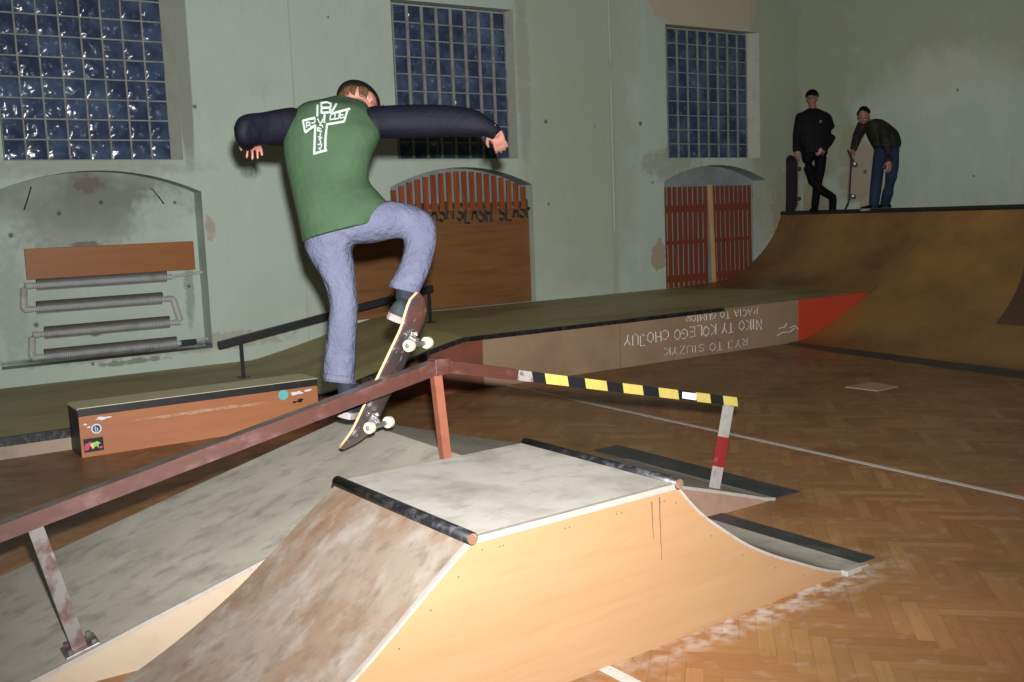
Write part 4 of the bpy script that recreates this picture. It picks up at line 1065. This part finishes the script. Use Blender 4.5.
# jeans
bm = B()
ring_loft(bm, [RG(304, 236, 382, 214, 4.61, .125), RG(305, 246, 372, 226, 4.62, .125), RG(307, 254, 353, 246, 4.62, .105), RG(316, 268, 354, 264, 4.63, .09), RG(325, 285, 356, 284, 4.64, .08),
               RG(330, 305, 358, 305, 4.65, .075), RG(328, 325, 357, 327, 4.66, .074), RG(325, 350, 356, 352, 4.68, .072), RG(323, 374, 355, 378, 4.69, .070), RG(323, 379, 355, 382, 4.69, .071)], n=24, sub=4)
ring_loft(bm, [RG(345, 244, 375, 206, 4.61, .12), RG(372, 243, 388, 201, 4.62, .11), RG(390, 239, 404, 203, 4.63, .095), RG(403, 239, 420, 208, 4.645, .085), RG(404, 243, 433, 217, 4.65, .08), RG(404, 249, 437, 234, 4.645, .075),
               RG(401, 260, 434, 254, 4.63, .07), RG(396, 272, 428, 274, 4.61, .066), RG(390, 284, 420, 291, 4.59, .064), RG(389, 286, 419, 293, 4.59, .065)], n=24, sub=4)
random.seed(3)
for (x, y, dx, dy, d) in ((330, 262, 16, 10, 4.54), (341, 290, 8, 4, 4.565), (345, 297, 7, 3, 4.57), (342, 335, 12, 3, 4.60), (338, 362, 12, -3, 4.62), (370, 222, 14, -8, 4.505), (392, 222, 12, -6, 4.53), (415, 236, 8, 8, 4.57), (418, 262, 9, 3, 4.55), (408, 280, 9, 3, 4.535)):
    chain(bm, [at(x-dx, y-dy, d+.035), at(x, y, d+.012), at(x+dx, y+dy, d+.035)], [.008, .014, .008], 8)
jn = obj('jeans', fuse(bm, .006, 3, 'jeans'), 'jeans', sk)
bm = B(); ring_loft(bm, [RG(322.5, 372, 355.5, 376, 4.69, .073), RG(322.5, 380, 355.5, 384, 4.69, .073)], n=28, sub=2, e=2.2); obj('cuff', bm, 'jeans', jn, smooth=True)
bm = B(); ring_loft(bm, [RG(391, 279, 422, 286, 4.59, .067), RG(388.5, 287, 419, 294, 4.59, .067)], n=28, sub=2, e=2.2); obj('cuff', bm, 'jeans', jn, smooth=True)
# socks and shoes
for (p0, (A_, hl_, fd, fu)) in zip((at(344, 366, 4.69), at(407, 282, 4.60)), FEET):
    bm = B(); chain(bm, [p0, A_, hl_+fd*.055+fu*.065], [.048, .043, .040], 14); obj('sock', fuse(bm, .006, 2, 'sock'), 'sock', sk)
    shoe(sk, hl_, fd, fu, length=.27)
# the chalk-like white cross printed on the back
deps = None
bvh = BVHTree.FromPolygons([v.co.copy() for v in shirt.data.vertices], [tuple(p.vertices) for p in shirt.data.polygons])
def cpx(x, y): return 280+x/8.525, 90+y/8.525
strokes = [
 [(195, 262), (250, 248), (300, 236)], [(195, 262), (205, 310), (215, 362)], [(215, 362), (250, 335), (300, 300)], [(300, 300), (296, 400), (292, 535)], [(285, 545), (340, 528), (402, 512)], [(385, 515), (388, 400), (400, 292)],
 [(400, 292), (470, 282), (548, 268)], [(548, 268), (560, 220), (578, 165)], [(595, 160), (500, 185), (432, 205)], [(432, 205), (455, 165), (480, 120)], [(320, 130), (318, 175), (318, 225)],
 [(350, 112), (355, 150), (352, 195)], [(350, 112), (400, 105), (435, 118), (428, 150), (355, 152)], [(428, 152), (425, 190), (352, 195)], [(380, 210), (376, 250), (380, 280)],
 [(225, 275), (228, 320)], [(225, 275), (255, 275), (250, 300), (230, 302)], [(250, 300), (270, 315)], [(265, 250), (300, 245), (296, 275), (268, 285)], [(320, 245), (345, 290), (372, 240)],
 [(430, 215), (425, 255), (465, 245)], [(470, 205), (465, 250), (500, 240), (505, 200)], [(515, 195), (512, 240), (545, 232)], [(515, 215), (540, 210)],
 [(322, 320), (350, 330), (325, 350), (360, 352)], [(322, 320), (320, 350)], [(345, 365), (342, 395)], [(325, 400), (360, 405), (330, 425)], [(345, 430), (345, 455)], [(322, 465), (355, 460), (350, 490), (325, 495), (350, 512)], [(335, 300), (360, 300), (365, 320)]]
bm = B()
for k, st in enumerate(strokes):
    pts = []
    for (p, q) in zip(st, st[1:]):
        nseg = max(2, int(math.hypot(q[0]-p[0], q[1]-p[1])/14))
        for i in range(nseg): pts.append((p[0]+(q[0]-p[0])*i/nseg, p[1]+(q[1]-p[1])*i/nseg))
    pts.append(st[-1]); w = .0055 if k < 15 else .0032
    P3 = []
    for p in pts:
        d = ray(*cpx(*p)).normalized(); hit = bvh.ray_cast(EYE, d)
        if hit[0] is not None: P3.append(hit[0]-d*.0012)
    if len(P3) > 1: tube(bm, P3, w, 6)
obj('back_print', bm, 'print', shirt, label='white hand-drawn cross with lettering')

# ======== person in black on the quarter pipe platform
D1 = 15.12; zt = 1.49
m1 = thing('person', 'person in black jacket, trousers and cap with crossed legs beside an upright skateboard', 'person', (12.35, 10.05, zt))
bm = B(); s1 = 1.0
face_dir = (-FW*.9-RT*.45-UP*.1)
h1 = frame(at(812, 98.6, D1), face_dir, UP)
head_shape(bm, h1, 1.0)
chain(bm, [at(812.5, 106, D1), at(813, 114, D1)], [.055, .065])
ring_loft(bm, [RG(804, 112, 824, 112, D1, .05), RG(799, 118, 829, 118, D1, .10), RG(803, 135, 826, 135, D1, .10), RG(804, 155, 825, 155, D1, .10)])
chain(bm, [at(799, 118, D1), at(797, 135, D1-.02), at(796.5, 150, D1-.1)], [.05, .042, .028])
chain(bm, [at(827, 119, D1), at(830.5, 136, D1-.05), at(825, 147, D1-.16)], [.045, .036, .026])
hand(bm, at(796.5, 150, D1-.10), -UP, FW*.6+RT*.5, 1, 1., curl=.3)
hand(bm, at(825, 147.5, D1-.16), (-RT*.7-UP*.5+FW*.1), FW, 1, 1., curl=.3)
# feet rest at z = 1.49
def ground(x, y, d): p = at(x, y, d); p.z = zt; return p
fa = ground(830.5, 205, D1-.05); fb_ = ground(815, 205, D1+.12)
chain(bm, [at(808.5, 156, D1), at(811, 178, D1-.12), fa+V((0, 0, .24))], [.06, .04, .034]); chain(bm, [at(820, 156, D1), at(818, 178, D1+.02), fb_+V((0, 0, .1))], [.06, .04, .034])
chain(bm, [fa+V((0, 0, .24)), fa+V((0, 0, .15))-FW*.03, fa+V((0, 0, .05))-FW*.04], [.034, .028, .022]); chain(bm, [fb_+V((0, 0, .10)), fb_+V((0, 0, .05)), fb_+V((-.05, -.025, .045))], [.032, .028, .022])
obj('body', fuse(bm, .008, 2, 'body'), 'skin', m1); eyes(h1, m1)
def capmesh(hmx, parent, m='cap', brim=True):
    bm = B(); b2 = B(); bmesh.ops.create_uvsphere(b2, u_segments=24, v_segments=16, radius=1)
    bmesh.ops.bisect_plane(b2, geom=b2.verts[:]+b2.edges[:]+b2.faces[:], plane_co=(0, 0, -.05), plane_no=(0, 0, -1), clear_outer=True)
    for v in b2.verts: v.co = hmx @ V((v.co.x*.094, v.co.y*.112-.012, v.co.z*.095+.042))
    join(bm, b2); bmesh.ops.solidify(bm, geom=bm.faces[:], thickness=.005); c = obj('cap', bm, m, parent, smooth=True)
    bm = B()
    g = [[bm.verts.new(hmx @ V((x*.072, .072+yy*.075*(1-.45*x*x), .045-yy*.012-.02*x*x))) for x in [i/6-1 for i in range(13)]] for yy in (0, .5, 1)]
    for r0, r1 in zip(g, g[1:]):
        for i in range(12): bm.faces.new((r0[i], r0[i+1], r1[i+1], r1[i]))
    bmesh.ops.solidify(bm, geom=bm.faces[:], thickness=.006); obj('brim', bm, m, c, smooth=True)
def hairmesh(hmx, parent, m='hair_dark', top=True):
    bm = B()
    for k in range(70):
        a = random.random()*math.pi*2; el = random.random()*(1.35 if top else .5)
        y = math.sin(a); 
        if y > .55 and el < .75: continue
        x_, y_, z_ = math.cos(a)*math.cos(el)*.078, y*math.cos(el)*.098-.014, .03+math.sin(el)*.092
        ball(bm, hmx @ V((x_, y_, z_)), .018, 8)
    obj('hair', fuse(bm, .007, 2, 'hair'), m, parent)
hairmesh(h1, m1); capmesh(h1, m1)
bm = B()
ring_loft(bm, [RG(807, 109, 818.5, 109, D1, .07), RG(803, 111.5, 823.5, 111.5, D1, .09), RG(798, 115, 830, 115.5, D1, .13), RG(796, 126, 832, 126, D1, .16), RG(799, 140, 829, 140, D1, .16), RG(801, 154, 827, 154.5, D1, .155)], n=24)
chain(bm, [at(801, 118, D1), at(797.5, 134, D1-.03), at(796.5, 149, D1-.09)], [.085, .070, .056], 14)
chain(bm, [at(826, 119, D1), at(828.5, 128, D1-.03), at(829.5, 137.5, D1-.06), at(827.5, 143, D1-.11), at(824.5, 147.5, D1-.15)], [.088, .092, .090, .068, .054], 14)
jk = obj('jacket', fuse(bm, .010, 3, 'jacket'), 'black_cloth', m1)
bm = B(); q = at(820.5, 121.5, D1-.165); box(bm, (q.x-.012, q.y-.012, q.z-.02), (q.x+.012, q.y+.012, q.z+.02), .003); obj('badge', bm, 'torn', jk, label='small pale chest badge')
bm = B()
ring_loft(bm, [RG(802, 152, 826, 152, D1, .13), RG(802, 158, 826, 158, D1, .12)], n=20)
chain(bm, [at(808, 158, D1-.02), at(809, 168, D1-.08), at(812.5, 181, D1-.14), at(821, 190, D1-.12), fa+V((.0, .0, .235))], [.092, .08, .066, .062, .056], 14)
chain(bm, [at(820.5, 158, D1), at(820, 170, D1), at(817.5, 184, D1+.06), fb_+V((0, 0, .10))], [.090, .078, .064, .056], 14)
obj('trousers', fuse(bm, .010, 3, 'trousers'), 'black_pants', m1)
toe = V((-.85, -.45, 0)).normalized()
shoe(m1, fa+V((0, 0, .245)), V((0, 0, -1))+RT*.04-FW*.12, -FW+RT*.5, um='black_pants', sm='black_pants')
shoe(m1, V((fb_.x, fb_.y, zt+.002))-toe*.09, toe, V((0, 0, 1)), um='black_pants', sm='black_pants')

# ======== bending person in jeans
D2 = 14.2
m2 = thing('person', 'person in dark plaid jacket and blue jeans bending forward holding a skateboard', 'person', (12.4, 9.3, zt))
bm = B()
h2 = frame(at(863.6, 116.5, D2-.12), (-FW*.75-RT*.35-UP*.5), UP-FW*.35-RT*.12)
head_shape(bm, h2, 1.0)
chain(bm, [at(866, 121, D2-.05), at(872, 126, D2)], [.055, .07])
ring_loft(bm, [RG(869, 128, 878, 121, D2, .09), RG(872, 136, 883, 127, D2, .10), RG(877, 145, 892, 136, D2, .10), RG(878, 151, 895, 148, D2, .10)])
chain(bm, [at(861.5, 123, D2-.08), at(857, 138, D2-.12), at(852.5, 151, D2-.15)], [.05, .04, .027])
chain(bm, [at(883, 127, D2-.1), at(888, 149, D2-.16), at(889, 162, D2-.24)], [.05, .04, .027])
hand(bm, at(853, 149.5, D2-.15), (-RT*.2-UP), RT, 1, 1., curl=.5); hand(bm, at(889, 161, D2-.24), (-UP-RT*.05), FW, -1, 1., curl=.35)
g1, g2 = ground(874, 206, D2), ground(885, 206, D2+.15)
chain(bm, [at(879, 152, D2), at(877, 178, D2-.03), g1+V((0, 0, .1))], [.06, .04, .034]); chain(bm, [at(892, 152, D2), at(891, 176, D2-.12), g2+V((0, 0, .1))], [.06, .04, .034])
for f_ in (g1, g2): chain(bm, [f_+V((0, 0, .10)), f_+V((0, 0, .05)), f_+V((-.06, -.0, .045))], [.032, .028, .022])
obj('body', fuse(bm, .008, 2, 'body'), 'skin', m2); eyes(h2, m2); hairmesh(h2, m2)
bm = B()
ring_loft(bm, [RG(864.5, 124, 873, 119, D2-.02, .08), RG(866, 130, 881, 120, D2, .14), RG(868, 136, 889, 125, D2, .16), RG(872, 144, 897, 132, D2, .16), RG(875, 149, 900.5, 142, D2, .15), RG(877, 153, 899.5, 148, D2, .14)], n=24)
chain(bm, [at(863.5, 124.5, D2-.07), at(857.5, 136, D2-.12), at(854, 147.5, D2-.15)], [.085, .066, .050], 14)
chain(bm, [at(882, 128, D2-.1), at(887.5, 147, D2-.17), at(889, 159, D2-.23)], [.090, .074, .054], 14)
obj('jacket', fuse(bm, .010, 3, 'jacket'), 'olive_jacket', m2)
bm = B()
ring_loft(bm, [RG(875, 147, 898.5, 142, D2, .13), RG(874, 155, 899, 152, D2, .13)], n=20)
chain(bm, [at(880.5, 154, D2), at(878, 168, D2-.02), at(876.5, 182, D2-.04), at(875, 195, D2-.01), g1+V((0, 0, .085))], [.095, .082, .080, .074, .068], 14)
chain(bm, [at(892, 153, D2), at(892.5, 166, D2-.06), at(891, 178, D2-.10), at(888, 192, D2+.02), g2+V((0, 0, .085))], [.095, .086, .078, .074, .066], 14)
obj('jeans', fuse(bm, .010, 3, 'jeans'), 'jeans_dark', m2)
toe2 = V((-.80, .15, 0)).normalized()
toe2 = (-RT*.95-FW*.25); toe2.z = 0; toe2.normalize()
shoe(m2, V((g1.x, g1.y, zt+.002))-toe2*.08, toe2, V((0, 0, 1)), um='black_pants', sm='sole')
shoe(m2, V((g2.x, g2.y, zt+.002))-toe2*.08, toe2, V((0, 0, 1)), um='black_pants', sm='sole')

# boards standing upright on the platform
p = at(792.5, 184, D1-.02); p.z = zt+.425
skateboard(p, V((0, 0, 1))+RT*.015, (RT*.62-FW*.79), FW*.62+RT*.79, 'dark purple skateboard stood on end by the person in black', under='deck_purple', length=.83, dark=True)
p = at(850.5, 182, D2-.15); p.z = zt+.425
skateboard(p, V((0, 0, 1))+RT*.055, (RT*.40+FW*.95), RT, 'dark brown skateboard stood on end, held by the bending person', under='deck_brown', length=.83, dark=True)

# ---------------------------------------------------------------- light: the camera's flash and the hall's dim warm lamps
def area(loc, size, en, col):
    l = bpy.data.lights.new('hall_lamp', 'AREA'); l.energy = en; l.size = size; l.color = col
    o = bpy.data.objects.new('hall_lamp', l); C.objects.link(o); o.location = loc
for x in (1.5, 8.5):
    for y in (1.5, 7.0): area((x, y, 6.0), 1.2, 7, (1, .86, .55))
fl = bpy.data.lights.new('flash', 'SPOT'); fl.energy = 4150; fl.spot_size = math.radians(94); fl.spot_blend = 1.; fl.shadow_soft_size = .03; fl.color = (1, .985, .96)
fo = bpy.data.objects.new('flash', fl); C.objects.link(fo)
fo.location = EYE+UP*.15+RT*.03
aim = ray(515, 170).normalized(); fo.rotation_euler = aim.to_track_quat('-Z', 'Y').to_euler()
w = bpy.data.worlds.new('world'); bpy.context.scene.world = w; w.use_nodes = True
w.node_tree.nodes['Background'].inputs[0].default_value = (.9, .8, .55, 1); w.node_tree.nodes['Background'].inputs[1].default_value = .008
vs_ = bpy.context.scene.view_settings
vs_.view_transform = 'Standard'; vs_.look = 'None'; vs_.gamma = 1; vs_.use_curve_mapping = False; vs_.exposure = 0
